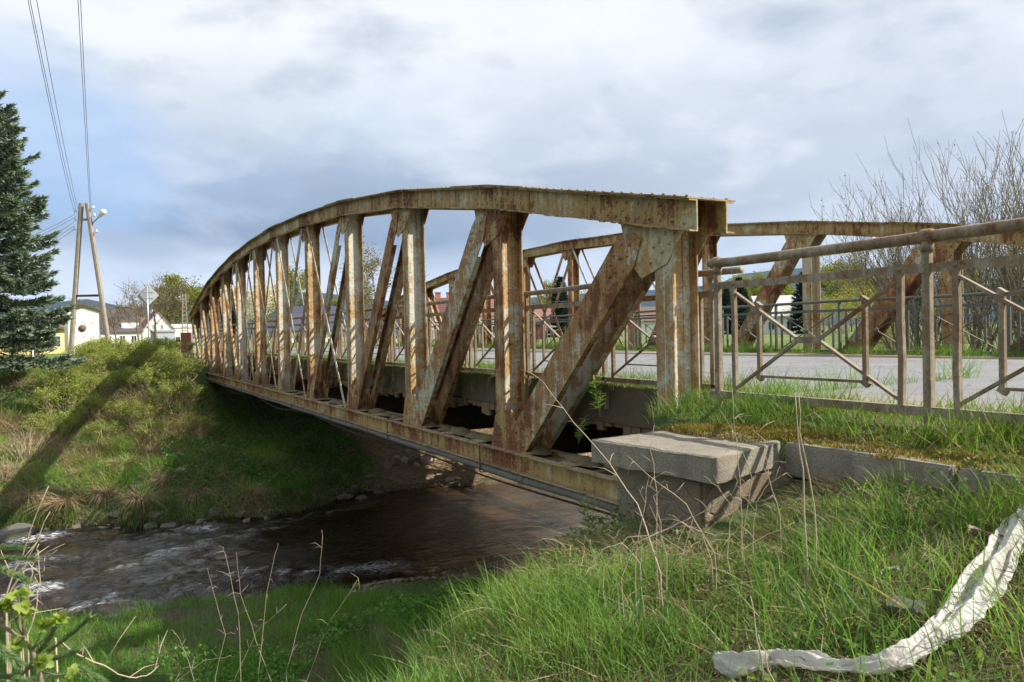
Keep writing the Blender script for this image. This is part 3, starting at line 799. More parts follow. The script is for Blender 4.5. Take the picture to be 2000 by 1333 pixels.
# ------------------------------------------------------------------ abutments
def rough_block(name, lo, hi, mat, parent, bev=.012, amp=.006, seed=0, skew=0.):
    """a cast or hewn block: subdivided box with slightly uneven faces and worn edges"""
    import bmesh
    bm = bmesh.new(); bmesh.ops.create_cube(bm, size=1.)
    lo = Vector(lo); hi = Vector(hi); c = (lo+hi)/2; s = hi-lo
    for v in bm.verts: v.co = Vector((v.co.x*s.x, v.co.y*s.y, v.co.z*s.z))+c
    bmesh.ops.bevel(bm, geom=list(bm.edges), offset=bev, segments=2, affect='EDGES')
    bmesh.ops.subdivide_edges(bm, edges=[e for e in bm.edges if e.calc_length() > .12], cuts=10, use_grid_fill=True)
    for v in bm.verts:
        n = float(fbm(v.co.x*7+v.co.z*5, v.co.y*7-v.co.z*3, seed, 3))-.5
        n2 = float(fbm(v.co.x*2.2+v.co.z*5, v.co.y*2.2+9, seed+4, 2))-.5
        d = (v.co-c); d = Vector((d.x/s.x, d.y/s.y, d.z/s.z)).normalized()
        v.co += d*(n*amp*1.6+n2*amp*2.2); v.co.x += skew*(v.co.y-c.y)
    me = bpy.data.meshes.new(name); off = ORG[parent.name]
    for v in bm.verts: v.co -= off
    bm.to_mesh(me); bm.free(); me.polygons.foreach_set('use_smooth', [True]*len(me.polygons)); me.materials.append(mat)
    try: me.set_sharp_from_angle(angle=.7)
    except Exception: pass
    o = bpy.data.objects.new(name, me); link(o, parent); return o
def coping_block(name, corners, z0, z1, mat, parent, seed):
    import bmesh
    bm = bmesh.new(); n = 26; grid = []
    A, B, C_, D = [Vector((*c, 0)) for c in corners]
    def P(u, v, z):
        p = A.lerp(B, u).lerp(D.lerp(C_, u), v); return Vector((p.x, p.y, z))
    bmesh.ops.create_cube(bm, size=1.)
    bmesh.ops.bevel(bm, geom=list(bm.edges), offset=.02, segments=3, affect='EDGES')
    bmesh.ops.subdivide_edges(bm, edges=[e for e in bm.edges if e.calc_length() > .12], cuts=n, use_grid_fill=True)
    for v in bm.verts:
        c = v.co.copy(); p = P(c.x+.5, c.y+.5, z0+(z1-z0)*(c.z+.5)); e = max(abs(c.x), abs(c.y))
        k = float(fbm(p.x*9+p.z*7, p.y*9-p.z*5, seed, 3))-.5; k2 = float(fbm(p.x*28+p.z*20, p.y*28, seed+2, 2))-.5
        kk = max(0., .5-float(fbm(p.x*5+9, p.y*5+p.z*9, seed+7, 3)))*(1 if sorted((abs(c.x), abs(c.y), abs(c.z)))[1] > .42 else 0)
        p += Vector((c.x, c.y, c.z)).normalized()*(k*.016+k2*.009-kk*.028); v.co = p-ORG[parent.name]
    me = bpy.data.meshes.new(name); bm.normal_update(); bmesh.ops.recalc_face_normals(bm, faces=bm.faces); bm.to_mesh(me); bm.free(); me.polygons.foreach_set('use_smooth', [True]*len(me.polygons)); me.materials.append(mat)
    o = bpy.data.objects.new(name, me); link(o, parent); return o
def abutments():
    root = empty('bridge_abutment', (3.4, 3.6, -1.4), 0, 'stone bridge abutment with a broad pale concrete coping slab beside the grass slope', 'abutment')
    coping_block('coping_slab', ((2.74, 3.97), (2.86, 3.0), (3.585, 3.2), (3.80, 4.05)), -.245, -.10, M['slab'], root, 1)
    rough_block('wing_coping', (3.585, 2.18, -.300), (3.83, 3.19, -.103), M['slab'], root, .012, .005, 5)
    rough_block('wing_coping', (3.595, -1.5, -.305), (3.83, 2.165, -.109), M['slab'], root, .012, .005, 6)
    rough_block('pillar', (2.92, 3.16, -3.2), (3.72, 3.95, -.247), M['stone'], root, .02, .016, 2)
    rough_block('wing_wall', (3.70, -1.5, -1.6), (3.86, 3.14, -.31), M['stone'], root, .02, .012, 3)
    rough_block('bridge_seat', (3.79, 4.1, -4.4), (15.4, 4.98, -1.2), M['stone'], root, .02, .02, 4)
    rough_block('back_wall', (4.9, 4.1, -1.19), (14.2, 4.60, -.06), M['deck'], root, .02, .01, 7)
    root = empty('bridge_abutment', (9, 41.4, -2.4), 0, 'grey stone abutment under the far end of the bridge, beside green shrubs', 'abutment')
    rough_block('coping_slab', (3.25, 40.35, -.63), (4.75, 42.0, -.43), M['slab'], root, .02, .006, 11)
    rough_block('pillar', (3.45, 40.55, -3.4), (4.7, 41.8, -.632), M['fstone'], root, .02, .02, 12)
    rough_block('bridge_seat', (4.71, 40.75, -3.6), (15.2, 41.9, -1.21), M['fstone'], root, .02, .02, 13)
    rough_block('back_wall', (4.9, 41.0, -1.2), (14.2, 41.6, -.44), M['fstone'], root, .02, .02, 14)
abutments()

# ------------------------------------------------------------------ vegetation helpers
FWD = np.array([math.sin(YAW), math.cos(YAW)])
def in_view(x, y, marg=.25, near=.4):
    d = x*FWD[0]+y*FWD[1]; l = x*math.cos(YAW)-y*math.sin(YAW)
    return (d > near) & (np.abs(l) < d*(.667+marg)+.4)
def strips(name, base, d, L, W, bend, col, mat, seg=3, parent=None, org=None, flat=0.):
    """many tapering curved blades as one mesh"""
    n = len(base); L = np.broadcast_to(np.asarray(L, float), (n,))[:, None]; W = np.broadcast_to(np.asarray(W, float), (n,))[:, None]
    rv = RNG.normal(size=(n, 3)); rv[:, 2] *= (1-flat)
    side = np.cross(d, rv); side /= np.linalg.norm(side, axis=1, keepdims=True)+1e-9
    rows = []
    for k in range(seg+1):
        t = k/seg; p = base+d*L*t+bend*L*t*t; w = W*.5*max(.06, (1-t**1.6))
        rows += [p-side*w, p+side*w]
    V = np.stack(rows, 1).reshape(-1, 3); m = 2*(seg+1)
    q0 = np.array([[2*k, 2*k+1, 2*k+3, 2*k+2] for k in range(seg)])
    Q = (np.arange(n)[:, None, None]*m+q0[None]).reshape(-1, 4)
    return np_mesh(name, V, Q, mat, np.repeat(col, m, 0), parent, True, org)
def leafquads(base, d, nrm, L, W):
    """diamond leaves: returns verts, quads"""
    n = len(base); L = np.broadcast_to(np.asarray(L, float), (n,))[:, None]; W = np.broadcast_to(np.asarray(W, float), (n,))[:, None]
    s = np.cross(d, nrm); s /= np.linalg.norm(s, axis=1, keepdims=True)+1e-9
    V = np.stack([base, base+d*L*.5+s*W*.5, base+d*L, base+d*L*.45-s*W*.5], 1).reshape(-1, 3)
    return V, np.arange(n*4).reshape(n, 4)
def unit(v): return v/(np.linalg.norm(v, axis=1, keepdims=True)+1e-9)
def rnd_dir(n, up=0.):
    v = RNG.normal(size=(n, 3)); v = unit(v); v[:, 2] += up; return unit(v)
def mixcol(n, a, b, t=None, jit=.15):
    t = RNG.random(n) if t is None else t
    c = np.array(a)[None]*(1-t[:, None])+np.array(b)[None]*t[:, None]
    return c*(1+jit*(RNG.random((n, 1))*2-1))
GREEN, LIME, DEAD, BLUEG = (.08, .20, .034), (.27, .385, .085), (.46, .37, .225), (.055, .13, .045)
def grass(name, label, xr, yr, n, L, W, dead=.1, mask=None, ca=GREEN, cb=LIME, lean=.35, zoff=-.015, clump=.8, lift=None, marg=.25, wind=(0, 0, 0), zf=None, seed=1):
    x = RNG.uniform(xr[0], xr[1], n); y = RNG.uniform(yr[0], yr[1], n)
    k = in_view(x, y, marg)
    if mask is not None: k &= mask(x, y)
    x = x[k]; y = y[k]; n = len(x)
    c = fbm(x*clump*2.2, y*clump*2.2, 40+seed, 3)
    z = (ground(x, y) if zf is None else zf(x, y))+zoff
    az = RNG.uniform(0, 2*PI, n); le = lean*RNG.random(n)**1.2
    d = unit(np.stack([np.cos(az)*le, np.sin(az)*le, np.ones(n)], 1))
    isd = RNG.random(n) < dead*(.4+1.2*(1-c))
    Ln = RNG.uniform(L[0], L[1], n)*(.45+1.1*sstep(.25, .75, c))
    az2 = az+RNG.normal(size=n)*.5
    bd = RNG.random(n)**1.5*.65
    bend = np.stack([np.cos(az2)*bd, np.sin(az2)*bd, -.35*bd], 1)+np.array(wind)
    if name in ('foreground_grass', 'grass_tufts', 'bank_grass'): Ln = Ln*(1-.62*sstep(2.2, 2.65, x)*sstep(2.2, 2.7, y)*sstep(4.6, 4.2, y))
    col = mixcol(n, ca, cb, np.clip(RNG.random(n)*.55+.75*(fbm(x*.8, y*.8, 60+seed, 3)-.3), 0, 1), .22)
    col[isd] = mixcol(isd.sum(), (.46, .37, .23), (.24, .17, .09))
    d[isd] = unit(d[isd]+np.stack([np.cos(az[isd])*.9, np.sin(az[isd])*.9, 0*az[isd]], 1)*RNG.random((isd.sum(), 1)))
    Ln[isd] *= .85
    o = strips(name, np.stack([x, y, z], 1), d, Ln, RNG.uniform(W[0], W[1], n), bend, col, M['leaf'])
    return tag(o, label, 'grass', kind='stuff')
def thatch(name, label, xr, yr, n, L, W, mask=None, ca=DEAD, cb=(.13, .09, .05), lift=.25, zf=None, marg=.2, cat='dead grass'):
    x = RNG.uniform(xr[0], xr[1], n); y = RNG.uniform(yr[0], yr[1], n); k = in_view(x, y, marg)
    if mask is not None: k &= mask(x, y)
    x = x[k]; y = y[k]; n = len(x); z = (ground(x, y) if zf is None else zf(x, y))+.004
    az = RNG.uniform(0, 2*PI, n); d = unit(np.stack([np.cos(az), np.sin(az), lift*RNG.random(n)*2-.08], 1))
    bend = np.stack([RNG.normal(size=n)*.25, RNG.normal(size=n)*.25, -.12*RNG.random(n)], 1)
    o = strips(name, np.stack([x, y, z], 1), d, RNG.uniform(L[0], L[1], n), RNG.uniform(W[0], W[1], n), bend, mixcol(n, ca, cb), M['dry'])
    return tag(o, label, cat, kind='stuff')

# ------------------------------------------------------------------ ray against the ground
def on_ground(px, py, lift=0., t0=1.):
    r = ray(px, py); t = t0
    while t < 80:
        x, y, z = r.x*t, r.y*t, ZC+r.z*t
        if z < float(ground(np.array([x]), np.array([y]))[0])+lift: break
        t += .02
    return Vector((x, y, z)), t

CLOTH_px = [(2060, 960, 62), (2005, 1015, 62), (1975, 1065, 64), (1935, 1125, 66), (1895, 1180, 70), (1850, 1225, 66), (1800, 1265, 60), (1755, 1293, 50), (1710, 1310, 42), (1650, 1312, 46), (1585, 1295, 56), (1525, 1290, 50), (1470, 1300, 38), (1425, 1304, 30), (1398, 1303, 16)]
CLOTH_C = np.array([list(on_ground(a, b, .075)[0])[:2] for a, b, w in CLOTH_px])
def off_cloth(x, y):
    t = np.linspace(0, len(CLOTH_C)-1, 90); cx = np.interp(t, range(len(CLOTH_C)), CLOTH_C[:, 0]); cy = np.interp(t, range(len(CLOTH_C)), CLOTH_C[:, 1]); d = np.full(len(x), 9.)
    for a, b in zip(cx, cy): d = np.minimum(d, np.hypot(x-a, y-b))
    return (d > .07) | (RNG.random(len(x)) < .08)
# ------------------------------------------------------------------ grasses
no_pillar = lambda x, y: ~((x > 2.68) & (x < 3.9) & (y > 2.95))
fgm = lambda x, y: no_pillar(x, y) & off_cloth(x, y) & (RNG.random(len(x)) < np.where((x > 3.3) & (y > 2.0), .35, 1.)) & (RNG.random(len(x)) < .22+1.1*sstep(.38, .56, fbm(x*1.5, y*1.5, 71, 3)-.16*sstep(.8, .2, np.hypot(x-2.75, y-1.95))))
grass('foreground_grass', 'long bright green grass on the near slope below the abutment', (-1.6, 3.60), (.5, 6.2), 128000, (.07, .23), (.003, .0085), .06, fgm, cb=(.33, .47, .11), lean=.7, clump=1.3, wind=(-.05, .06, 0), seed=2)
grass('grass_tufts', 'coarser deep green grass tufts scattered over the near slope', (-1.6, 3.55), (.6, 5.5), 32000, (.13, .30), (.005, .0105), .04, lambda x, y: no_pillar(x, y) & off_cloth(x, y) & (fbm(x*2.6+7, y*2.6, 85, 3) > .63) & ~((x > 3.2) & (y > 1.6)) & ~((x > 2.3) & (y > 2.5)), ca=(.055, .15, .035), cb=(.20, .31, .075), lean=.8, clump=1.5, wind=(-.05, .08, 0), seed=12)
thatch('dead_grass', 'matted pale dead grass lying between the green blades of the near slope', (-1.6, 3.6), (.5, 6.), 42000, (.06, .24), (.002, .006), no_pillar, lift=.45)
verge = lambda x, y: (RNG.random(len(x)) < sstep(5.15, 4.5, x)+.05*(x < 5.3)) & (x > 3.86) & ~((x > 4.5) & (y > 4.9)) & (RNG.random(len(x)) < np.where(x < 4.0, .45, 1.)*(.3+1.2*sstep(.35, .6, fbm(x*1.8, y*1.8, 72, 3))))
vz = lambda x, y: ground(x, y)
grass('verge_grass', 'bright green grass on the verge at the foot of the brown railing', (3.8, 6.0), (-3.2, 4.75), 62000, (.04, .23), (.003, .0085), .16, verge, cb=(.25, .34, .05), lean=.6, clump=1.6, seed=3)
def coping_z(x, y): return ground(x, y)
moss_m = lambda x, y: (fbm(x*2.2, y*2.2, 81, 3) > .44-.30*sstep(4.1, 3.88, x)+.12*sstep(3.84, 3.7, x)+.35*((x < 3.62) & (y < 3.25))+.05*sstep(3.7, 3.4, x))
grass('moss', 'yellow brown moss creeping over the edge of the stone coping', (3.34, 4.25), (-1.5, 4.06), 34000, (.012, .036), (.006, .012), .25, moss_m, ca=(.13, .10, .016), cb=(.23, .21, .03), lean=.9, zoff=.0, zf=lambda x, y: np.where(x < 3.83, np.where(y > 3.2, -.098, -.106), ground(x, y)+.0), seed=4)['category'] = 'moss'
dz = lambda x, y: np.full_like(x, -.03)
dm = lambda x, y: RNG.random(len(x)) < np.where(np.abs(x-5.22) < .24, 1., .25)*(.45+1.*sstep(.35, .6, fbm(x*1.2, y*.8, 73, 3)))
grass('deck_edge_grass', 'green grass growing along the bridge deck edge under the inner railing', (5.06, 5.95), (4.7, 40.5), 46000, (.07, .22), (.004, .009), .12, dm, cb=(.17, .25, .03), lean=.7, zf=dz, clump=1., wind=(-.12, 0, -.05), seed=5)
x_ = RNG.uniform(5.06, 5.15, 16000); y_ = np.clip(4.7+RNG.exponential(6, 16000), 4.7, 40)
k_ = fbm(y_*.9, y_*0, 74, 3) > .36; x_ = x_[k_]; y_ = y_[k_]; n_ = len(x_)
tag(strips('hanging_grass', np.stack([x_, y_, np.full(n_, -.03)], 1), unit(np.stack([-.9*np.ones(n_), RNG.normal(size=n_)*.35, RNG.normal(size=n_)*.25+.15], 1)), RNG.uniform(.1, .3, n_), RNG.uniform(.004, .008, n_), np.stack([.25*np.ones(n_), RNG.normal(size=n_)*.1, -1.0*RNG.uniform(.5, 1.1, n_)], 1), mixcol(n_, (.04, .09, .012), (.16, .13, .06)), M['leaf']), 'straggly grass hanging down over the concrete deck edge', 'grass', kind='stuff')
grass('far_verge_grass', 'green grass along the far railing on the other side of the road', (13.25, 14.05), (-1., 40.), 26000, (.08, .26), (.006, .014), .12, None, cb=(.17, .26, .03), lean=.5, zf=lambda x, y: np.where(y > 4.9, -.03, ground(x, y)), seed=6)
terr = lambda x, y: (y < near_line(x)-.1) & (y > 4.2) & (RNG.random(len(x)) < .35+sstep(.3, .55, fbm(x*.7, y*.7, 75, 3))) & ~((x > 4.2) & (fbm(x*.9, y*.9, 79, 3) > .40) & (y > near_line(x)-1.9))
grass('bank_grass', 'soft dark green grass on the low terrace beside the stream', (-3.2, 8.2), (4.6, 16.8), 105000, (.11, .30), (.005, .010), .06, terr, ca=(.085, .23, .03), cb=(.22, .39, .06), lean=.55, clump=.7, seed=7)
fb = lambda x, y: (y > far_line(x)+.06) & (y < far_line(x)+11.5) & ~((x > 3.2) & (y > 39.5)) & (RNG.random(len(x)) < np.where(x > 8.4, .03, np.where(x > 6., .5, 1.)))
dgm = lambda x, y: fb(x, y) & (fbm(x*.9+5, y*.9, 76, 3) > np.where(y-far_line(x) < 3, .43, .40))
grass('far_bank_grass', 'tufted green grass covering the far bank of the stream', (-4.5, 15), (22.8, 36.5), 120000, (.16, .38), (.009, .019), .10, fb, ca=(.12, .29, .045), cb=(.31, .48, .085), lean=.7, clump=.55, wind=(-.1, -.15, -.05), marg=.12, seed=8)
thatch('dead_bank_grass', 'straw coloured dead grass in tufts and drooping mats on the far bank', (-4.5, 8), (22.8, 37), 50000, (.2, .65), (.008, .017), dgm, lift=.9, marg=.12)
grass('dry_reeds', 'upright bleached reeds and dead stems in front of the far bank shrubs', (-3.2, 3.4), (27.2, 31.5), 8000, (.35, .9), (.011, .021), 1., lambda x, y: fbm(x*.8+3, y*.8, 78, 3) > .47, ca=(.36, .28, .16), cb=(.52, .43, .28), lean=.6, marg=.1, seed=10)['category'] = 'reeds'
ub = lambda x, y: (y > far_line(x)+.1) & (RNG.random(len(x)) < .3+sstep(.4, .6, fbm(x*.8, y*.8, 77, 3)))
thatch('flood_debris', 'pale dry twigs and reeds washed up on the bank under the bridge', (7.4, 16), (22.7, 34), 26000, (.15, .75), (.007, .02), ub, ca=(.52, .42, .28), cb=(.24, .17, .10), lift=.4, cat='debris')
mw = lambda x, y: ~((y > 5.5) & (y < 25) & (x < 60)) | (x < 16.5)
grass('meadow_grass', 'taller meadow grass beyond the far railing', (14.1, 26), (-3, 40), 42000, (.12, .36), (.014, .03), .22, lambda x, y: (RNG.random(len(x)) < np.exp(-(x-14.1)/5.)+.12) & ((y < 7) | (y > 25) | (x < 15.2)), cb=(.16, .24, .035), lean=.5, marg=.15, seed=9)
grass('coping_grass', 'tall tufts of grass leaning over the wing wall coping at the right', (3.1, 3.62), (-1.5, 2.5), 9000, (.14, .34), (.0035, .009), .1, lambda x, y: RNG.random(len(x)) < sstep(2.05, 1.7, y)*(.3+sstep(.35, .6, fbm(x*3, y*3, 83, 2))), cb=(.25, .35, .06), lean=.7, wind=(.05, .08, 0), seed=11)
xo = RNG.uniform(-4, 7.5, 9000); ko = fbm(xo*.7, xo*0+5, 96, 3) > .42; xo = xo[ko]; no = len(xo); yo = far_line(xo)+RNG.uniform(.1, .6, no)
tag(strips('overhanging_grass', np.stack([xo, yo, ground(xo, yo)], 1), unit(np.stack([RNG.normal(size=no)*.4, -1+0*xo, .5+RNG.normal(size=no)*.3], 1)), RNG.uniform(.25, .6, no), RNG.uniform(.008, .018, no), np.stack([0*xo, -.1+0*xo, -RNG.uniform(.4, 1., no)], 1), mixcol(no, (.30, .23, .13), (.10, .22, .035), (RNG.random(no) < fbm(xo*.8, xo*0+2, 97, 2)).astype(float)), M['leaf']), 'green and straw grass hanging over the far water edge', 'grass', kind='stuff')
def tussock(label, group, seed, nb):
    a = RNG.uniform(0, 6.283, nb); lean = .3+RNG.random(nb)*.9; r0 = np.abs(RNG.normal(size=nb))*.10
    dr = np.stack([np.cos(a)*lean, np.sin(a)*lean-.25, np.ones(nb)*.9], 1); b = np.stack([np.cos(a)*r0, np.sin(a)*r0, np.zeros(nb)-.03], 1)
    o = strips('straw_tussock', b, unit(dr), RNG.uniform(.35, .95, nb), RNG.uniform(.009, .016, nb), np.stack([np.cos(a)*.25, np.sin(a)*.25-.15, -RNG.uniform(.4, 1.1, nb)], 1), mixcol(nb, (.48, .38, .24), (.26, .19, .105)), M['dry'], 4)
    return tag(o, label, 'tussock', group)
TL = ('drooping straw coloured tussock of dead grass on the far bank near the water', 'straw tussocks on the far bank'); TU = [tussock(*TL, i, 420) for i in range(3)]
for i, (x_t, t_t) in enumerate([(-2.6, .7), (-1.5, .9), (-.6, .6), (.4, 1.0), (1.3, .7), (2.0, 1.5), (2.7, .8), (-2.0, 2.4), (-.2, 2.2), (1.0, 2.6), (3.4, 1.8), (3.0, 3.2), (-1.0, 3.6), (1.8, 3.9), (4.2, 1.0), (.2, 4.4)]):
    o = TU[i] if i < 3 else copy_tree(TU[i % 3]); y_t = float(far_line(x_t))+t_t; o.location = (x_t, y_t, float(ground(np.array([x_t]), np.array([y_t]))[0])); k = .8+.5*((i*7) % 5)/5; o.scale = (k, k, k*.9); o.rotation_euler = (0, 0, .5*math.sin(i*2.1))
# leafy ground cover on the terrace
def cover(name, label, xr, yr, n, L, mask, ca, cb, hgt):
    x = RNG.uniform(*xr, n); y = RNG.uniform(*yr, n); k = in_view(x, y, .2) & mask(x, y); x = x[k]; y = y[k]; n = len(x)
    z = ground(x, y)+RNG.random(n)*hgt*(.4+fbm(x*2, y*2, 90, 2))
    V, Q = leafquads(np.stack([x, y, z], 1), rnd_dir(n, .15), rnd_dir(n, 1.6), RNG.uniform(L[0], L[1], n), RNG.uniform(L[0], L[1], n)*.75)
    return tag(np_mesh(name, V, Q, M['leaf'], np.repeat(mixcol(n, ca, cb), 4, 0)), label, 'ground cover', kind='stuff')
cover('nettles', 'broad leaved green weeds carpeting the terrace at the bottom of the slope', (-.5, 6.5), (5.5, 12.5), 42000, (.03, .075), lambda x, y: (fbm(x*.55+2, y*.55, 91, 3) > .47), (.085, .23, .03), (.20, .40, .065), .22)
cover('bank_weeds', 'dark leafy weeds on the shaded far bank beside the bridge', (2., 8.6), (23.3, 33), 30000, (.05, .11), lambda x, y: (y > far_line(x)+.4) & (fbm(x*.6, y*.6, 92, 3) > .36), (.05, .15, .028), (.13, .26, .05), .45)
cover('broadleaf_weeds', 'patches of small broad leaved weeds among the grass of the near slope', (-1.4, 3.5), (.8, 5.), 26000, (.014, .038), lambda x, y: no_pillar(x, y) & off_cloth(x, y) & (fbm(x*1.9+3, y*1.9, 94, 3) > .57), (.08, .18, .035), (.20, .32, .06), .10)
cover('slope_weeds', 'small leafy weeds at the foot of the stone pillar', (1.9, 3.7), (2.0, 4.6), 5200, (.015, .04), lambda x, y: (fbm(x*1.6, y*1.6, 93, 3) > .5), (.05, .13, .02), (.12, .22, .035), .12)

# ------------------------------------------------------------------ rocks and gravel
def rock_mesh(seed, flat=.7):
    import bmesh
    bm = bmesh.new(); bmesh.ops.create_icosphere(bm, subdivisions=3, radius=.5)
    r = random.Random(seed); pl = [Vector((r.gauss(0, 1), r.gauss(0, 1), r.gauss(0, 1))).normalized() for _ in range(13)]; ds = [r.uniform(.22, .40) for _ in pl]
    for v in bm.verts:
        for n, d in zip(pl, ds):
            e = v.co.dot(n)-d
            if e > 0: v.co -= n*e*.985
        v.co *= 1+.10*(float(fbm(v.co.x*5+seed, v.co.y*5+v.co.z*4, seed, 3))-.5); v.co.z *= flat
    me = bpy.data.meshes.new('rock'); bm.to_mesh(me); bm.free(); me.materials.append(M['rock']); return me
RM = [rock_mesh(i) for i in range(6)]
def rock(px, py, size, label, group, mat=None, x=None, y=None, zf=0):
    if x is None: p = at_z(px, py, WZ); x, y = p.x, p.y
    me = RM[random.randrange(6)]
    if mat: me = me.copy(); me.materials.clear(); me.materials.append(mat)
    o = bpy.data.objects.new('rock', me); COL.objects.link(o); z = max(float(ground(np.array([x]), np.array([y]))[0]), WZ-.05)
    o.location = (x, y, z+size*.06+zf); o.scale = (size*random.uniform(.9, 1.3), size*random.uniform(.8, 1.1), size*random.uniform(.8, 1.1)); o.rotation_euler = (random.uniform(-.3, .3), random.uniform(-.3, .3), random.uniform(0, 6))
    tag(o, label, 'rock', group)
for (px, py, s) in [(838, 938, .75), (868, 930, .95), (886, 936, .5), (905, 928, .55), (858, 948, .3), (880, 949, .35), (815, 942, .35), (790, 940, .4), (922, 935, .35), (935, 939, .25), (848, 925, .4), (760, 945, .4), (775, 938, .3), (800, 930, .35), (820, 925, .5), (900, 915, .4), (925, 920, .5), (945, 932, .3)]:
    rock(px, py, s, 'pale sunlit rock at the water edge under the bridge', 'sunlit rocks under the bridge')
for (px, py, s) in [(668, 972, .5), (690, 962, .55), (705, 972, .4), (720, 955, .6), (650, 960, .5), (740, 962, .35), (630, 975, .4), (760, 958, .3), (610, 982, .4), (680, 945, .4), (585, 985, .35), (715, 940, .35), (545, 990, .4)]:
    rock(px, py, s, 'shaded dark rock along the far water edge beside the bridge', 'shaded rocks on the far bank', M['dark_rock'])
for i in range(30):
    x_r = RNG.uniform(-3.2, 7.8); rock(0, 0, RNG.uniform(.18, .5), 'dark wet stone at the foot of the far grassy bank', 'stones along the far waterline', M['dark_rock'], x=x_r, y=float(far_line(x_r))+RNG.uniform(-.25, .25))
rock(684, 936, .55, 'reddish brick lump among the shaded rocks on the far bank', None, M['brick_rock'])
rock(30, 1052, 1.1, 'flat dark boulder in the water edge at the far left', None, M['dark_rock'])
rock(360, 997, .5, 'single grey stone below the grass of the far bank', None)
def gravel():
    V = []; Q = []; b = 0; base = RM[0]; co = np.zeros(len(base.vertices)*3); base.vertices.foreach_get('co', co); co = co.reshape(-1, 3)
    tri = np.array([list(p.vertices) for p in base.polygons])
    n = 0
    for i in range(1500):
        px = RNG.uniform(690, 1010); py = RNG.uniform(1120, 1200); p = at_z(px, py, -4.5)
        if fbm(np.array([p.x*1.1]), np.array([p.y*1.1]), 95, 2)[0] < .42: continue
        s = RNG.uniform(.04, .16); z = float(ground(np.array([p.x]), np.array([p.y]))[0])
        if z < WZ-.12: continue
        a = RNG.uniform(0, 6.3); R_ = np.array([[math.cos(a), -math.sin(a), 0], [math.sin(a), math.cos(a), 0], [0, 0, 1]])
        V.append((co*np.array([1.2, .9, .8])*s) @ R_.T+np.array([p.x, p.y, z+s*.12])); Q.append(tri+b); b += len(co)
    if V: tag(np_mesh('gravel', np.concatenate(V), np.concatenate(Q), plain('wet_gravel', (.16, .125, .085), .6, .55, 6.), smooth=False), 'brown pebbles at the near water edge below the slope', 'gravel', kind='stuff')
gravel()

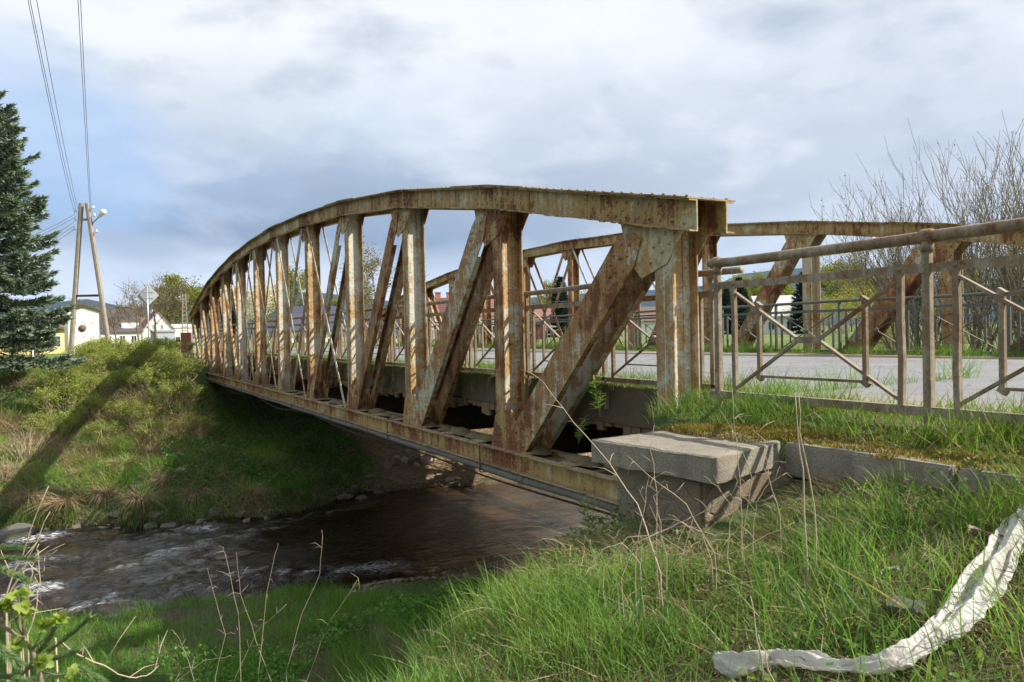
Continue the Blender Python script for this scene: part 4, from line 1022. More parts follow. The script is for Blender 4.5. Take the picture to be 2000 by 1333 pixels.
# ------------------------------------------------------------------ torn white cloth strip
def cloth():
    ctr = []; w = []
    for (a, b, ww) in CLOTH_px:
        p, t = on_ground(a, b, .075); ctr.append(p); w.append(ww*1.08*t/1500.)
    T_ = np.linspace(0, len(ctr)-1, 300); C = np.array([list(c) for c in ctr])
    C = np.stack([np.interp(T_, range(len(ctr)), C[:, k]) for k in range(3)], 1); ker = np.ones(17)/17
    C = np.stack([np.convolve(np.pad(C[:, k], 8, mode='edge'), ker, 'valid') for k in range(3)], 1)
    W = np.interp(T_, range(len(ctr)), w)
    tg = unit(np.gradient(C, axis=0)); up = np.tile([[-.25, .05, 1.]], (300, 1)); sd = unit(np.cross(tg, up)); up = unit(np.cross(sd, tg))
    K = 34; rows = []
    for j in range(K):
        u = j/(K-1)*2-1; s = T_*.9
        hgt = .013*np.sin(u*4.5+1.6*np.sin(s*.5)+s*.25)+.012*np.abs(np.sin(u*3.1+s*.35+1.2*np.sin(s*.21)))+  .038*(fbm(s*.55+u*.4, u*1.8+s*.1, 33, 3)-.5)+.022*(fbm(s*1.6+u*2., u*3.2-s*.4, 35, 3)-.5)+.007*np.sin(u*12+s*.8+2*np.sin(s*.33))+.016*np.abs(np.sin(s*.62+u*.9+2*fbm(s*.3, u*1.2, 38, 2)))**6*(1-u*u)
        edge = 1+.5*(fbm(s*2.2, s*0+np.sign(u)*9, 36, 3)-.5)*abs(u)
        rows.append(C+sd*(u*W*.5*edge)[:, None]*(1+.1*np.sin(s*2.3))[:, None]+up*(hgt+.006*(1-abs(u))+.007*(1-np.abs(2*fbm(s*2.6+u*1.1, u*2.8-s*.5, 39, 2)-1)*2.2)+.003*(1-np.abs(2*fbm(s*6.5-u*2, u*5.5, 41, 2)-1)*2.2))[:, None])
    V = np.stack(rows, 1).reshape(-1, 3); i = np.arange(300*K).reshape(300, K)
    q = np.stack([i[:-1, :-1].ravel(), i[:-1, 1:].ravel(), i[1:, 1:].ravel(), i[1:, :-1].ravel()], 1)
    m, nt, out = nodes('crumpled_white_cloth'); T = NT(nt); p = T.pos()
    n1 = T.noise(p, 7., 5, .6); vo = T.n('TexVoronoi', Scale=26., _feature='DISTANCE_TO_EDGE'); nt.links.new(p, vo.inputs['Vector'])
    b = T.n('BsdfPrincipled', Base_Color=T.ramp(n1, [(.28, (.55, .51, .44)), (.48, (.80, .785, .75))]), Roughness=.7)
    T.set(b, 'Normal', T.bump(T.math('ADD', T.noise(p, 24., 5, .6, 1.4), T.math('MULTIPLY', T.map(vo.outputs['Distance'], 0, .1), .12)), .45, .012))
    t = T.n('BsdfTranslucent', Color=(.7, .68, .63, 1)); mx = T.n('MixShader', i0=.45); nt.links.new(b.outputs[0], mx.inputs[1]); nt.links.new(t.outputs[0], mx.inputs[2]); nt.links.new(mx.outputs[0], out.inputs[0])
    o = np_mesh('cloth_strip', V, q, m, smooth=True, org=(float(V[:, 0].mean()), float(V[:, 1].mean()), float(V[:, 2].min())))
    md = o.modifiers.new('thickness', 'SOLIDIFY'); md.thickness = .0015
    tag(o, 'long crumpled strip of torn white cloth lying curved across the foreground grass', 'cloth')
    for (a, b_, s, lab) in [(1745, 1120, .035, 'small white paper scrap in the grass above the cloth strip'), (1770, 1212, .10, 'grey shrivelled leaf scrap beside the bend of the cloth strip'), (1925, 1062, .07, 'dull curled brown leaf lying left of the top of the cloth strip')]:
        p, t = on_ground(a, b_, .04); v = []; f = []
        n = 7
        for i_ in range(n):
            for j in range(n):
                u, w_ = i_/(n-1)-.5, j/(n-1)-.5; k = 1-1.3*abs(u)**1.5
                v.append((u*s*1.9, w_*s*k, s*(.5*float(fbm(np.array([u*3+a]), np.array([w_*3]), 3, 3)[0])+.35*abs(w_)*2)))
        f = [(i_*n+j, i_*n+j+1, (i_+1)*n+j+1, (i_+1)*n+j) for i_ in range(n-1) for j in range(n-1)]
        mb = MB(); mb.add(v, f, True); mt = plain('scrap_white', (.72, .69, .64)) if 'white' in lab else plain('scrap_grey', (.34, .31, .26) if 'grey' in lab else (.22, .17, .12))
        o = mb.build('paper_scrap' if 'paper' in lab else 'dry_leaf', mt); o.location = p; o.rotation_euler = (.2, -.3, a); tag(o, lab, 'litter' if 'paper' in lab else 'leaf')
cloth()

# ------------------------------------------------------------------ dry stalks
def stalk(pts, d, r, label, group, twigs=0, seed=0, mat='dry_st', lay=False):
    R = random.Random(seed); P3 = []
    for i, (a, b) in enumerate(pts):
        if lay: P3.append(on_ground(a, b, .03+.05*i)[0]); continue
        dd = d if not isinstance(d, tuple) else d[0]+(d[1]-d[0])*i/(len(pts)-1); P3.append(at(a, b, dd))
    base = P3[0]; gz = float(ground(np.array([base.x]), np.array([base.y]))[0])
    if base.z > gz+.02: P3.insert(0, Vector((base.x+.01, base.y, gz-.02)))
    # smooth polyline
    Q = []
    for i in range(len(P3)-1):
        a, b = P3[i], P3[i+1]
        for k in range(3): Q.append(a.lerp(b, k/3)+Vector((R.gauss(0, .003), R.gauss(0, .003), 0)))
    Q.append(P3[-1]); n = len(Q)
    m = MB(); m.tube(Q, [r*(1-.65*i/(n-1)) for i in range(n)], 6)
    for k in range(twigs):
        i = R.randrange(n//3, n); p = Q[i]; v = Vector((R.gauss(0, 1), R.gauss(0, 1), R.gauss(.4, .6))).normalized(); l = R.uniform(.04, .14)
        m.tube([p, p+v*l*.5+Vector((0, 0, .01)), p+v*l+Vector((0, 0, R.uniform(-.03, .03)))], [r*.5, r*.4, r*.2], 5)
    o = m.build('dry_stalk', M[mat], None, org=tuple(P3[0])); tag(o, label, 'stalk', group)
M['dry_st'] = plain('bleached_stalk', (.42, .345, .235), .85, .3, 25., .2)
G1 = ('bleached dry stalk standing among others in front of the stone abutment pillar', 'dry stalks by the abutment pillar')
stalk([(1290, 1120), (1245, 985), (1190, 905), (1120, 825), (1060, 745)], (3.3, 3.9), .0040, 'longest dry stalk, bending left from the pillar across the thick bridge diagonal', None, 4, 1)
for i, p in enumerate([[(1395, 1080), (1340, 985), (1262, 925), (1225, 890)], [(1283, 1080), (1282, 960), (1270, 880), (1278, 830)], [(1450, 1050), (1446, 940), (1436, 850), (1430, 760)], [(1448, 1060), (1470, 935), (1440, 860), (1405, 800)], [(1240, 1110), (1255, 1010), (1268, 930)], [(1300, 1120), (1290, 1020), (1275, 970), (1300, 950)], [(1525, 1010), (1500, 930), (1492, 860), (1470, 840)], [(1330, 1090), (1355, 1010), (1430, 965), (1440, 940)], [(1215, 1130), (1240, 1060), (1310, 1030), (1350, 1010)], [(1180, 1110), (1225, 1050), (1290, 1045), (1340, 1080)], [(1420, 1060), (1435, 1000), (1400, 950), (1375, 930)], [(1470, 1040), (1478, 980), (1500, 945), (1535, 925)], [(1250, 1100), (1215, 1060), (1170, 1075), (1140, 1130)], [(1390, 1095), (1370, 1040), (1330, 1020), (1270, 1050)]]):
    stalk(p, (3.25+.08*(i % 4), 3.25+.08*(i % 4)), .0026, G1[0], G1[1], 3+i % 4, 10+i)
G2 = ('tall straw reed of the pair rising from the grass right of the abutment slab', 'pair of tall straw reeds')
stalk([(1572, 990), (1562, 880), (1553, 768)], 3.05, .0048, *G2, 0, 30); stalk([(1592, 990), (1570, 880), (1560, 772)], 3.1, .0045, *G2, 0, 31)
G3 = ('short broken straw reed of the pair at the bottom edge of the photo', 'pair of short broken reeds')
stalk([(1492, 1345), (1478, 1250), (1466, 1165)], 2.25, .0042, *G3, 0, 32); stalk([(1515, 1345), (1498, 1290), (1481, 1240)], 2.25, .0034, *G3, 0, 33)
stalk([(1365, 1103), (1430, 1082), (1500, 1045), (1552, 1020)], (3.0, 3.15), .0038, 'straight fallen dry stem lying slantwise on the slope below the pillar', None, 1, 34, lay=True)
G4 = ('thin dry weed stem rising from the shaded terrace against the dark water', 'thin dry weeds on the terrace')
for i, p in enumerate([[(470, 1330), (465, 1200), (442, 1090), (436, 1070)], [(505, 1320), (520, 1160), (538, 1080), (543, 1062)], [(420, 1325), (440, 1240), (415, 1150), (405, 1110)], [(560, 1310), (590, 1200), (625, 1120), (630, 1045)], [(380, 1333), (360, 1270), (345, 1240)], [(455, 1335), (500, 1235), (560, 1180)], [(600, 1330), (640, 1220), (700, 1130)], [(530, 1335), (500, 1250), (470, 1160), (462, 1080)], [(340, 1333), (400, 1290), (440, 1285)]]):
    stalk(p, 6.2+.25*(i % 3), .0030, G4[0], G4[1], 6, 40+i)
G5 = ('slender pale stalk leaning right over the water at the left edge', 'pale stalks at the left edge')
for i, p in enumerate([[(8, 1165), (30, 1110), (60, 1040), (95, 950)], [(15, 1170), (45, 1110), (72, 1060), (98, 1000)], [(40, 1190), (62, 1120), (70, 1090), (76, 1063)], [(52, 1240), (70, 1190), (74, 1140), (75, 1075)], [(40, 1170), (62, 1130), (85, 1115), (88, 1090)], [(20, 1215), (50, 1190), (60, 1160), (44, 1110)]]):
    stalk(p, 2.3+.1*(i % 3), .0034, G5[0], G5[1], 2, 60+i)
stalk([(110, 1245), (150, 1280), (200, 1300), (250, 1325), (285, 1322), (310, 1300)], (2.0, 2.3), .003, 'long crooked bleached twig trailing across the bottom left corner', None, 6, 70)

nt_ = 900; xt = RNG.normal(2.45, .38, nt_); yt = RNG.normal(3.1, .35, nt_); kt = (xt < 2.85) & (yt < 3.9); xt = xt[kt]; yt = yt[kt]; nt_ = len(xt); at_ = RNG.uniform(0, 6.283, nt_)
tag(strips('dry_tangle', np.stack([xt, yt, ground(xt, yt)], 1), unit(np.stack([np.cos(at_)*.7, np.sin(at_)*.7, .5+RNG.random(nt_)], 1)), RNG.uniform(.15, .5, nt_), RNG.uniform(.002, .004, nt_), np.stack([np.cos(at_+.6)*.3, np.sin(at_+.6)*.3, -.55-.5*RNG.random(nt_)], 1), mixcol(nt_, (.50, .41, .27), (.30, .22, .13)), M['dry'], 5), 'tangle of arching dead grass at the foot of the stone pillar', 'dead grass', kind='stuff')
# ------------------------------------------------------------------ weeds on the deck edge
def weed(px, py, d, h, label, seed):
    R = random.Random(seed); p0 = at(px, py, d); root = empty('weed', p0, 0, label, 'plant')
    m = MB(); L_b = []; L_d = []
    for s in range(3):
        a = R.uniform(0, 6.3); top = Vector((math.cos(a)*.07, math.sin(a)*.07, h*R.uniform(.7, 1.)))
        pts = [Vector((0, 0, 0)), top*.5+Vector((0, 0, .02)), top]; m.tube(pts, [.004, .003, .0015], 5)
        for k in range(16):
            t = .25+.75*k/15; c = top*t; b = k*2.4+s
            for q in range(2): L_b.append(c); L_d.append(Vector((math.cos(b+q*.7), math.sin(b+q*.7), R.uniform(-.1, .7))).normalized())
    m.build('stem', M['twig'], root, local=True)
    b = np.array([list(v) for v in L_b]); dd = np.array([list(v) for v in L_d]); n = len(b)
    V, Q = leafquads(b, dd, rnd_dir(n, 2.), RNG.uniform(.06, .11, n)*h/.4, RNG.uniform(.014, .024, n)*h/.4)
    o = np_mesh('foliage', V+np.array(p0)[None], Q, M['leaf'], np.repeat(mixcol(n, (.10, .20, .03), (.20, .32, .05)), 4, 0), root)
weed(1172, 815, 7.9, .46, 'young green mugwort plant against the dark deck edge behind the thick diagonal', 1)
weed(1130, 868, 7.3, .26, 'low dark green leafy plant left of the abutment slab', 2)
weed(1155, 1065, 6.0, .36, 'dark leafy sprig at the water edge left of the stone pillar', 3)

# ------------------------------------------------------------------ shrubs on the far bank
def shrub(name, seed, h, r, ns, nl, ls, ca, cb, label, cat='shrub', group=None, twigcol='twig', dens_low=.2):
    R = random.Random(seed); root = empty(name, (0, 0, 0), 0, label, cat, group); m = MB(); LB = []; seg = []
    for s in range(ns):
        a = R.uniform(0, 6.28); rr = r*math.sqrt(R.random()); b0 = Vector((math.cos(a)*rr*.35, math.sin(a)*rr*.35, -.05)); top = Vector((math.cos(a)*rr, math.sin(a)*rr, h*R.uniform(.6, 1.)*(1-.35*(rr/r)**2)))
        mid_ = b0.lerp(top, .5)+Vector((R.gauss(0, .08), R.gauss(0, .08), .05*h)); m.tube([b0, mid_, top], [.014, .010, .004], 4, caps=False); seg += [(b0, mid_), (mid_, top), (mid_, top)]
        for k in range(5):
            t = R.uniform(.2, 1.); p = mid_.lerp(top, t); v = Vector((R.gauss(0, 1), R.gauss(0, 1), R.uniform(.1, 1.3))).normalized()*R.uniform(.15, .42)*h*.5
            m.tube([p, p+v], [.006, .002], 3, caps=False); seg += [(p, p+v)]*3
    m.build('stems', M[twigcol], root, local=True)
    A = np.array([list(a) for a, b in seg]); B = np.array([list(b) for a, b in seg]); i = RNG.integers(0, len(seg), nl); t = RNG.random((nl, 1))
    p = A[i]*(1-t)+B[i]*t+RNG.normal(size=(nl, 3))*.04*h; keep = RNG.random(nl) < dens_low+p[:, 2]/h; p = p[keep]; n = len(p)
    V, Q = leafquads(p, rnd_dir(n, .4), rnd_dir(n, .8), RNG.uniform(ls*.7, ls*1.3, n), RNG.uniform(ls*.4, ls*.8, n))
    np_mesh('foliage', V, Q, M['leaf'], np.repeat(mixcol(n, ca, cb, jit=.25), 4, 0), root)
    return root
SHL = 'yellow green leafy shrub in the thicket on the far bank left of the bridge'; SHG = 'thicket shrubs on the far bank'
SV = [shrub('shrub', 100+i, 1.6, 1.05, 46, 7800, .056, (.17, .235, .04), (.38, .43, .10), SHL, 'shrub', SHG, 'dry_st') for i in range(3)]
SP = []
R_ = random.Random(8)
for yy, xs, zs in ((28.9, (.6, 1.8, 2.9), .6), (30.3, (-.9, .5, 1.7, 2.9), .80), (32.0, (-.6, .7, 1.9, 3.0), .85), (33.8, (-.5, .7, 1.8, 2.8), .86), (35.8, (.0, 1.0, 2.1, 2.9), .78), (38.2, (.7, 1.6, 2.5), .70)):
    for x in xs: SP.append((x+R_.uniform(-.3, .3), yy+R_.uniform(-.5, .5), zs*R_.uniform(.8, 1.1)))
for i, (x, y, s) in enumerate(SP):
    o = SV[i] if i < 3 else copy_tree(SV[i % 3])
    o.location = (x, y, float(ground(np.array([x]), np.array([y]))[0])-.05); o.scale = (s*1.25, s*1.25, s*.92); o.rotation_euler = (0, 0, i*1.7)
dk = shrub('shrub', 140, 1.2, .9, 26, 5200, .06, (.035, .10, .02), (.09, .17, .03), 'darker green bush at the foot of the far abutment pillar', 'shrub'); dk.location = (3.6, 38.6, float(ground(np.array([3.6]), np.array([38.6]))[0]))
for j, (x, y, s, lab) in enumerate([(-2.2, 26.8, .8, 'bare brown brush at the left edge of the far bank above the water'), (-1.7, 28.2, .9, 'tangled dry brush just above the grass at the far left bank')]):
    b = shrub('dry_brush', 150+j, 1.1, .9, 40, 500, .05, (.2, .15, .08), (.3, .23, .12), lab, 'brush', None, 'dry_st'); b.location = (x, y, float(ground(np.array([x]), np.array([y]))[0])); b.scale = (s, s, s)

# ------------------------------------------------------------------ trees
def tree(name, label, loc, seed, H, r0, spread, levels, nl, ls, ca, cb, cat='tree', group=None, stems=1, up=.35, leafy_from=2, first=.28, bark='bark', mid=5, leaf_j=.35, blossom=None, kids=7, lean=(0, 0), minr=.012, wig=.06):
    R = random.Random(seed); root = empty(name, loc, R.uniform(0, 0.01), label, cat, group); m = MB(); tips = []
    def grow(p, d, L, r, lv):
        n = 4 if lv < 2 else 3; pts = [p]; q = p.copy(); dd = d.copy()
        for i in range(n):
            dd = (dd+Vector((R.gauss(0, wig*2), R.gauss(0, wig*2), R.gauss(0, wig)+up*.12*(lv > 0)))).normalized(); q = q+dd*L/n; pts.append(q.copy())
        m.tube(pts, [max(minr*.6, r*(1-.72*i/n)) for i in range(n+1)], 6 if lv == 0 else (4 if lv == 1 else 3), caps=False)
        if lv >= leafy_from:
            for a, b in zip(pts[:-1], pts[1:]): tips.append((a, b))
        if lv >= levels: return
        nk = kids if lv == 0 else mid
        for k in range(nk):
            t = (first if lv == 0 else .22)+(1-(first if lv == 0 else .22))*(k+R.random())/nk; i = min(int(t*n), n-1); f = t*n-i; b = pts[i].lerp(pts[i+1], f)
            ax = (pts[i+1]-pts[i]).normalized(); o = ax.orthogonal().normalized(); o = Matrix.Rotation(k*2.4+R.uniform(0, 1.5), 3, ax) @ o
            nd = (ax*(1-spread)+o*spread*R.uniform(.8, 1.25)+Vector((0, 0, up*R.uniform(.4, 1)))).normalized()
            grow(b, nd, L*(.62-.28*t*(lv == 0))*R.uniform(.75, 1.15), max(minr, r*.48*(1-.55*t)), lv+1)
    for s in range(stems):
        a = 6.28*s/max(stems, 1)+R.random(); off = .0 if stems == 1 else .35
        d = Vector((math.cos(a)*off*R.uniform(.3, 1)+lean[0], math.sin(a)*off*R.uniform(.3, 1)+lean[1], 1)).normalized()
        grow(Vector((math.cos(a)*off*.6, math.sin(a)*off*.6, -.2)), d, H*(R.uniform(.72, 1.) if stems > 1 else 1)*.86, r0, 0)
    m.build('trunk', M[bark], root, local=True)
    if nl:
        A = np.array([list(a) for a, b in tips]); B = np.array([list(b) for a, b in tips]); i = RNG.integers(0, len(tips), nl); t = RNG.random((nl, 1)); p = A[i]*(1-t)+B[i]*t+RNG.normal(size=(nl, 3))*leaf_j*ls*3
        V, Q = leafquads(p, rnd_dir(nl, .2), rnd_dir(nl, .5), RNG.uniform(ls*.6, ls*1.3, nl), RNG.uniform(ls*.5, ls*.9, nl)); c = mixcol(nl, ca, cb, jit=.25)
        np_mesh('crown', V+np.array(loc)[None], Q, M['leaf'], np.repeat(c, 4, 0), root)
    return root
def spruce(name, label, loc, seed, H, R0, whorls, nb, dens, nL, nW, ca, cb, z0=.06, group=None, curve=.9):
    R = random.Random(seed); root = empty(name, loc, 0, label, 'tree', group); m = MB(); m.tube([(0, 0, -.2), (.03, 0, H*.5), (0, 0, H)], [H*.018, H*.010, H*.002], 7); B = []; D = []
    for w in range(whorls):
        t = w/(whorls-1); z = H*(z0+(1-z0)*t**.92); Lb = R0*(1-t)**curve*(.95 if t > .1 else .85)+.12
        for k in range(nb):
            jz = R.gauss(0, .12)*(1-t)
            a = k*6.283/nb+w*1.9+R.uniform(-.3, .3); L = Lb*R.choice((.55, .8, .9, 1., 1.05, 1.15))*R.uniform(.85, 1.08); pts = []
            for j in range(5):
                s = j/4; pts.append(Vector((math.cos(a)*L*s, math.sin(a)*L*s, z-(.34-.62*t)*L*s+.24*L*s*s*s-.04*L+jz)))
            m.tube(pts, [.03*(1-t)+.008, .022*(1-t)+.006, .016, .01, .004], 4, caps=False)
            nn = int(dens*L*8)+10; out = Vector((math.cos(a), math.sin(a), 0)); sd = Vector((-math.sin(a), math.cos(a), 0))
            for q in range(nn):
                s = R.uniform(.12, 1.)**.75; i = min(int(s*4), 3); p = pts[i].lerp(pts[i+1], s*4-i); wd = .36*L*(1.05-s)*R.uniform(-1, 1)+R.gauss(0, .03)
                p = p+sd*wd+out*abs(wd)*.55+Vector((0, 0, -.22*abs(wd)+R.gauss(0, .035)))
                for _ in range(2):
                    B.append(p); D.append((out*R.uniform(.3, 1.)+sd*(R.gauss(0, .5)+(.6 if wd > 0 else -.6))+Vector((0, 0, R.gauss(.05, .35)))).normalized())
    m.build('trunk', M['bark'], root, local=True)
    b = np.array([list(v) for v in B]); d = np.array([list(v) for v in D]); n = len(b); bd = np.zeros((n, 3)); bd[:, 2] = .1
    strips('crown', b+np.array(loc)[None], d, RNG.uniform(nL*.7, nL*1.3, n), nW, bd, mixcol(n, ca, cb, RNG.random(n)**1.6, .2), M['needle'], 2, root)
    return root

# ------------------------------------------------------------------ big spruce on the left
spruce('spruce_tree', 'large blue green spruce with drooping boughs at the left edge beside the pale road', at(-24, 722, 27.), 5, 10.4, 2.9, 30, 9, 17, .17, .05, (.06, .105, .06), (.34, .42, .30), .075, None, .66)
GS = lambda x, y: float(ground(np.array([x]), np.array([y]))[0])
def G(px, d, dz=-.1):
    p = at(px, 668, d); return Vector((p.x, p.y, GS(p.x, p.y)+dz))
YG = ((.11, .16, .018), (.30, .31, .04)); MG = ((.07, .12, .02), (.18, .22, .04)); GB = ((.16, .14, .06), (.24, .21, .08))
# far woodland and garden trees, left to right
T0 = tree('leafy_tree', 'yellow green tree standing behind the lattice power pole', G(372, 175), 1, 14, .22, .6, 3, 5200, .42, *YG, mid=6)
def more(src, px, d, s, lab, rz=0.):
    o = copy_tree(src); o.location = G(px, d); o.scale = (s, s, s*(1+.1*math.sin(px))); o.rotation_euler = (0, 0, rz); o['label'] = lab; return o
T1 = tree('leafy_tree', 'dull green round tree behind the house with the red roof', G(330, 170), 2, 12, .2, .65, 3, 4200, .4, *GB, mid=6)
T2 = tree('leafy_tree', 'bright lime tree behind the navy blue roof', G(575, 150), 3, 12, .2, .6, 3, 5200, .36, *YG, mid=6)
T3 = tree('leafy_tree', 'green tree with a thin top directly right of the third bridge vertical', G(735, 150), 4, 15, .22, .5, 3, 3600, .34, *GB, mid=5)
more(T0, 400, 190, .95, 'broad yellow green tree just left of the bridge arch', 1.2)
more(T1, 150, 120, .6, 'low green tree top showing above the cream building', 2.)
more(T2, 455, 170, .8, 'lime tree seen between the far verticals of the near truss', 2.2)
more(T1, 500, 190, .95, 'brownish green tree rising over the white blossom', .6)
more(T0, 640, 190, .7, 'yellow green treetop to the left of the red chimney', 3.)
more(T3, 715, 170, .6, 'small dull tree at the right end of the navy blue roof', 1.)
more(T1, 1010, 170, .8, 'dull green tree behind the second bridge vertical', 2.5)
more(T2, 1075, 160, .75, 'lime tree left of the dark spruce seen through the bridge', .4)
more(T3, 1180, 170, .8, 'thin tree showing between the two thick diagonals', 2.)
more(T2, 1475, 120, .72, 'bright lime tree left of the white house', 1.7)
more(T0, 1530, 140, .62, 'lime tree above the white house roof', .9)
more(T2, 1620, 105, .72, 'lime tree directly right of the far truss vertical', 2.9)
more(T0, 1690, 110, .62, 'round lime tree in the meadow gap left of the willows', .2)
more(T3, 1665, 85, .52, 'sparsely leaved tree rising over the limes beyond the meadow', 1.1)
more(T1, 1745, 100, .62, 'olive tree behind the first willow stems', 1.9)
more(T0, 1420, 130, .62, 'lime tree left of the leaning far truss diagonal', 2.7)
more(T2, 1890, 80, .6, 'lime tree behind the willow thicket', .8)
more(T0, 1990, 75, .55, 'yellow green tree at the right edge behind the willows', 1.6)
more(T1, 245, 150, .62, 'olive tree between the dark roofed house and the red roof', .9)
# white blossom and bare orchard trees
BT = tree('blossom_tree', 'tree covered in white blossom seen through the far end of the bridge', G(520, 95), 11, 7., .14, .6, 3, 3600, .20, (.62, .60, .56), (.80, .78, .74), mid=6)
more(BT, 492, 105, .85, 'smaller white blossom tree left of the larger one', 1.)
more(BT, 985, 120, .7, 'white blossom tree behind the second vertical of the near truss', 2.)
BO = tree('bare_tree', 'bare branching orchard tree in front of the white gabled house', G(270, 88), 21, 6.5, .15, .6, 3, 500, .13, *GB, mid=6, minr=.022)
more(BO, 232, 84, .75, 'bare orchard tree in front of the dark roofed house', 1.5)
more(BO, 308, 110, 1.35, 'tall bare tree crown rising right of the diamond road sign', 2.5)
more(BO, 445, 90, .9, 'bare brown tree seen between far bridge verticals', .7)
# distant spruces
D0 = spruce('spruce_tree', 'dark spruce beside the white house seen through the far railing', G(1572, 78), 31, 6.2, 1.75, 18, 7, 7, .30, .10, (.016, .034, .022), (.05, .085, .06))
def moreS(px, d, s, lab):
    o = copy_tree(D0); o.location = G(px, d); o.scale = (s, s, s); o.rotation_euler = (0, 0, px); o['label'] = lab
moreS(1097, 100, 1.25, 'dark pointed spruce seen between the thick diagonals of the near truss'); moreS(1445, 85, 1.0, 'dark spruce left of the white house'); moreS(1420, 90, .85, 'smaller spruce at the near truss end post'); moreS(456, 90, .75, 'small dark spruce among the far bridge verticals')
M['willow'] = plain('willow_bark', (.19, .16, .115), .9, .35, 9., .3)
# willow thicket on the right
W0 = tree('willow_tree', 'many stemmed bare willow at the left of the thicket beyond the far railing', G(1795, 38), 41, 10.2, .085, .42, 3, 1600, .08, *YG, stems=7, up=.6, leafy_from=3, kids=8, mid=4, minr=.0125, bark='willow', lean=(-.12, 0), first=.22, wig=.05)
W1 = tree('willow_tree', 'tall bare willow in the middle of the thicket beyond the far railing', G(1880, 36), 42, 12.4, .095, .40, 3, 1600, .08, *YG, stems=7, up=.65, leafy_from=3, kids=9, mid=4, minr=.0125, bark='willow', lean=(-.14, 0), first=.22, wig=.05)
def moreW(src, px, d, s, lab, rz):
    o = copy_tree(src); o.location = G(px, d); o.scale = (s, s, s); o.rotation_euler = (0, 0, rz); o['label'] = lab
moreW(W1, 1965, 34, 1.0, 'tall bare willow at the right edge of the photo', 1.2); moreW(W1, 2060, 34, 1.12, 'tallest willow, partly beyond the right edge', 2.6)
US = shrub('bush', 170, 4.4, 2.0, 46, 5200, .10, (.19, .22, .035), (.40, .40, .07), 'lime green undergrowth bush at the foot of the left willow', 'bush', 'undergrowth bushes below the willows'); US.location = G(1790, 37)
for px, d, s, lab in ((1850, 35, 1.05, 'lime green undergrowth bush below the middle willow'), (1915, 34, 1.15, 'lime green undergrowth bush between the two tallest willows'), (1985, 33, 1.2, 'lime green undergrowth bush at the right edge of the photo'), (1740, 48, .8, 'low lime bush at the meadow edge left of the willows'), (2050, 33, 1.2, 'undergrowth bush past the right edge of the thicket')):
    o = copy_tree(US); o.location = G(px, d); o.scale = (s, s, s); o.rotation_euler = (0, 0, px); o['label'] = lab

for px, d, s, lab in ((1640, 70, .9, 'lime bush beyond the meadow just right of the far truss vertical'), (1700, 62, 1.0, 'lime bush beyond the meadow behind the leaning diagonal'), (1590, 88, 1.1, 'lime bush right of the dark spruce across the meadow'), (1470, 95, 1.0, 'lime bush left of the white house across the meadow'), (1765, 52, 1.0, 'lime bush at the left foot of the willow thicket')):
    o = copy_tree(US); o.location = G(px, d); o.scale = (s*1.3, s*1.3, s); o.rotation_euler = (0, 0, px); o['label'] = lab; o['group'] = 'lime bushes across the meadow'
# ------------------------------------------------------------------ buildings
def wallmat(name, c): return plain(name, c, .9, .08, 1.2, .05)
def roofmat(name, c):
    m, nt, out = nodes(name); T = NT(nt); w = T.n('TexWave', Scale=1.6, Distortion=.4, Detail=2.); w.bands_direction = 'Z'; nt.links.new(T.pos(), w.inputs['Vector'])
    princ(T, out, Base_Color=T.mix(w.outputs['Fac'], c4(tuple(a*.8 for a in c)), c4(tuple(a*1.15 for a in c))), Roughness=.7); return m
M['glass'] = plain('dark_window_glass', (.03, .035, .04), .15, .2, 2., 0); M['frame'] = plain('white_frame', (.75, .74, .72), .6, .05, 2., 0)
def house(name, label, px, d, z0, wid, dep, eave, ridge, wall, roof, rz=0., ridge_along=True, chim=(), wins=(), over=.35, cat='house', chim_mat=None):
    """wid: width of the side facing us; ridge runs along it (True) or away from us (False)"""
    p = at(px, 668, d); p.z = z0
    root = empty(name, p, -YAW+rz-math.atan((px-1000)/F_PX), label, cat); m = MB(); w, e = wid/2, dep/2
    if ridge_along: m.prism([(-e, -.5), (e, -.5), (e, eave), (0, ridge), (-e, eave)], 0, -w, w)
    else: m.prism([(-w, -.5), (w, -.5), (w, eave), (0, ridge), (-w, eave)][::-1], 1, -e, e)
    m.build('wall', wall, root, local=True)
    m = MB(); t = .16; half = e if ridge_along else w; sl = (ridge-eave)/half
    q = [(-half-over, eave-over*sl+.02), (0, ridge+.02), (half+over, eave-over*sl+.02), (half+over, eave-over*sl+t), (0, ridge+t+.04), (-half-over, eave-over*sl+t)]
    if ridge_along: m.prism(q, 0, -w-over, w+over)
    else: m.prism(q[::-1], 1, -e-over, e+over)
    rf = m.build('roof', roof, root, local=True)
    for (cx, cy, h) in chim:
        c = MB(); c.b2((cx-.35, cy-.3, eave), (cx+.35, cy+.3, ridge+h)); c.b2((cx-.42, cy-.37, ridge+h), (cx+.42, cy+.37, ridge+h+.12)); c.build('chimney', chim_mat or wallmat('chimney_brick', (.42, .16, .11)), rf, local=True)
    for (wx, wz, ww, wh) in wins:
        yf = -e-.03; f = MB(); g = .07
        f.b2((wx-ww/2, yf, wz), (wx-ww/2+g, yf+.05, wz+wh)); f.b2((wx+ww/2-g, yf, wz), (wx+ww/2, yf+.05, wz+wh)); f.b2((wx-ww/2+g, yf, wz), (wx+ww/2-g, yf+.05, wz+g)); f.b2((wx-ww/2+g, yf, wz+wh-g), (wx+ww/2-g, yf+.05, wz+wh)); f.b2((wx-.03, yf, wz+g), (wx+.03, yf+.05, wz+wh-g))
        fo = f.build('window', M['frame'], root, local=True); gl = MB(); gl.b2((wx-ww/2+.03, yf+.02, wz+.03), (wx+ww/2-.03, yf+.029, wz+wh-.03)); gl.build('pane', M['glass'], fo, local=True)
    return root
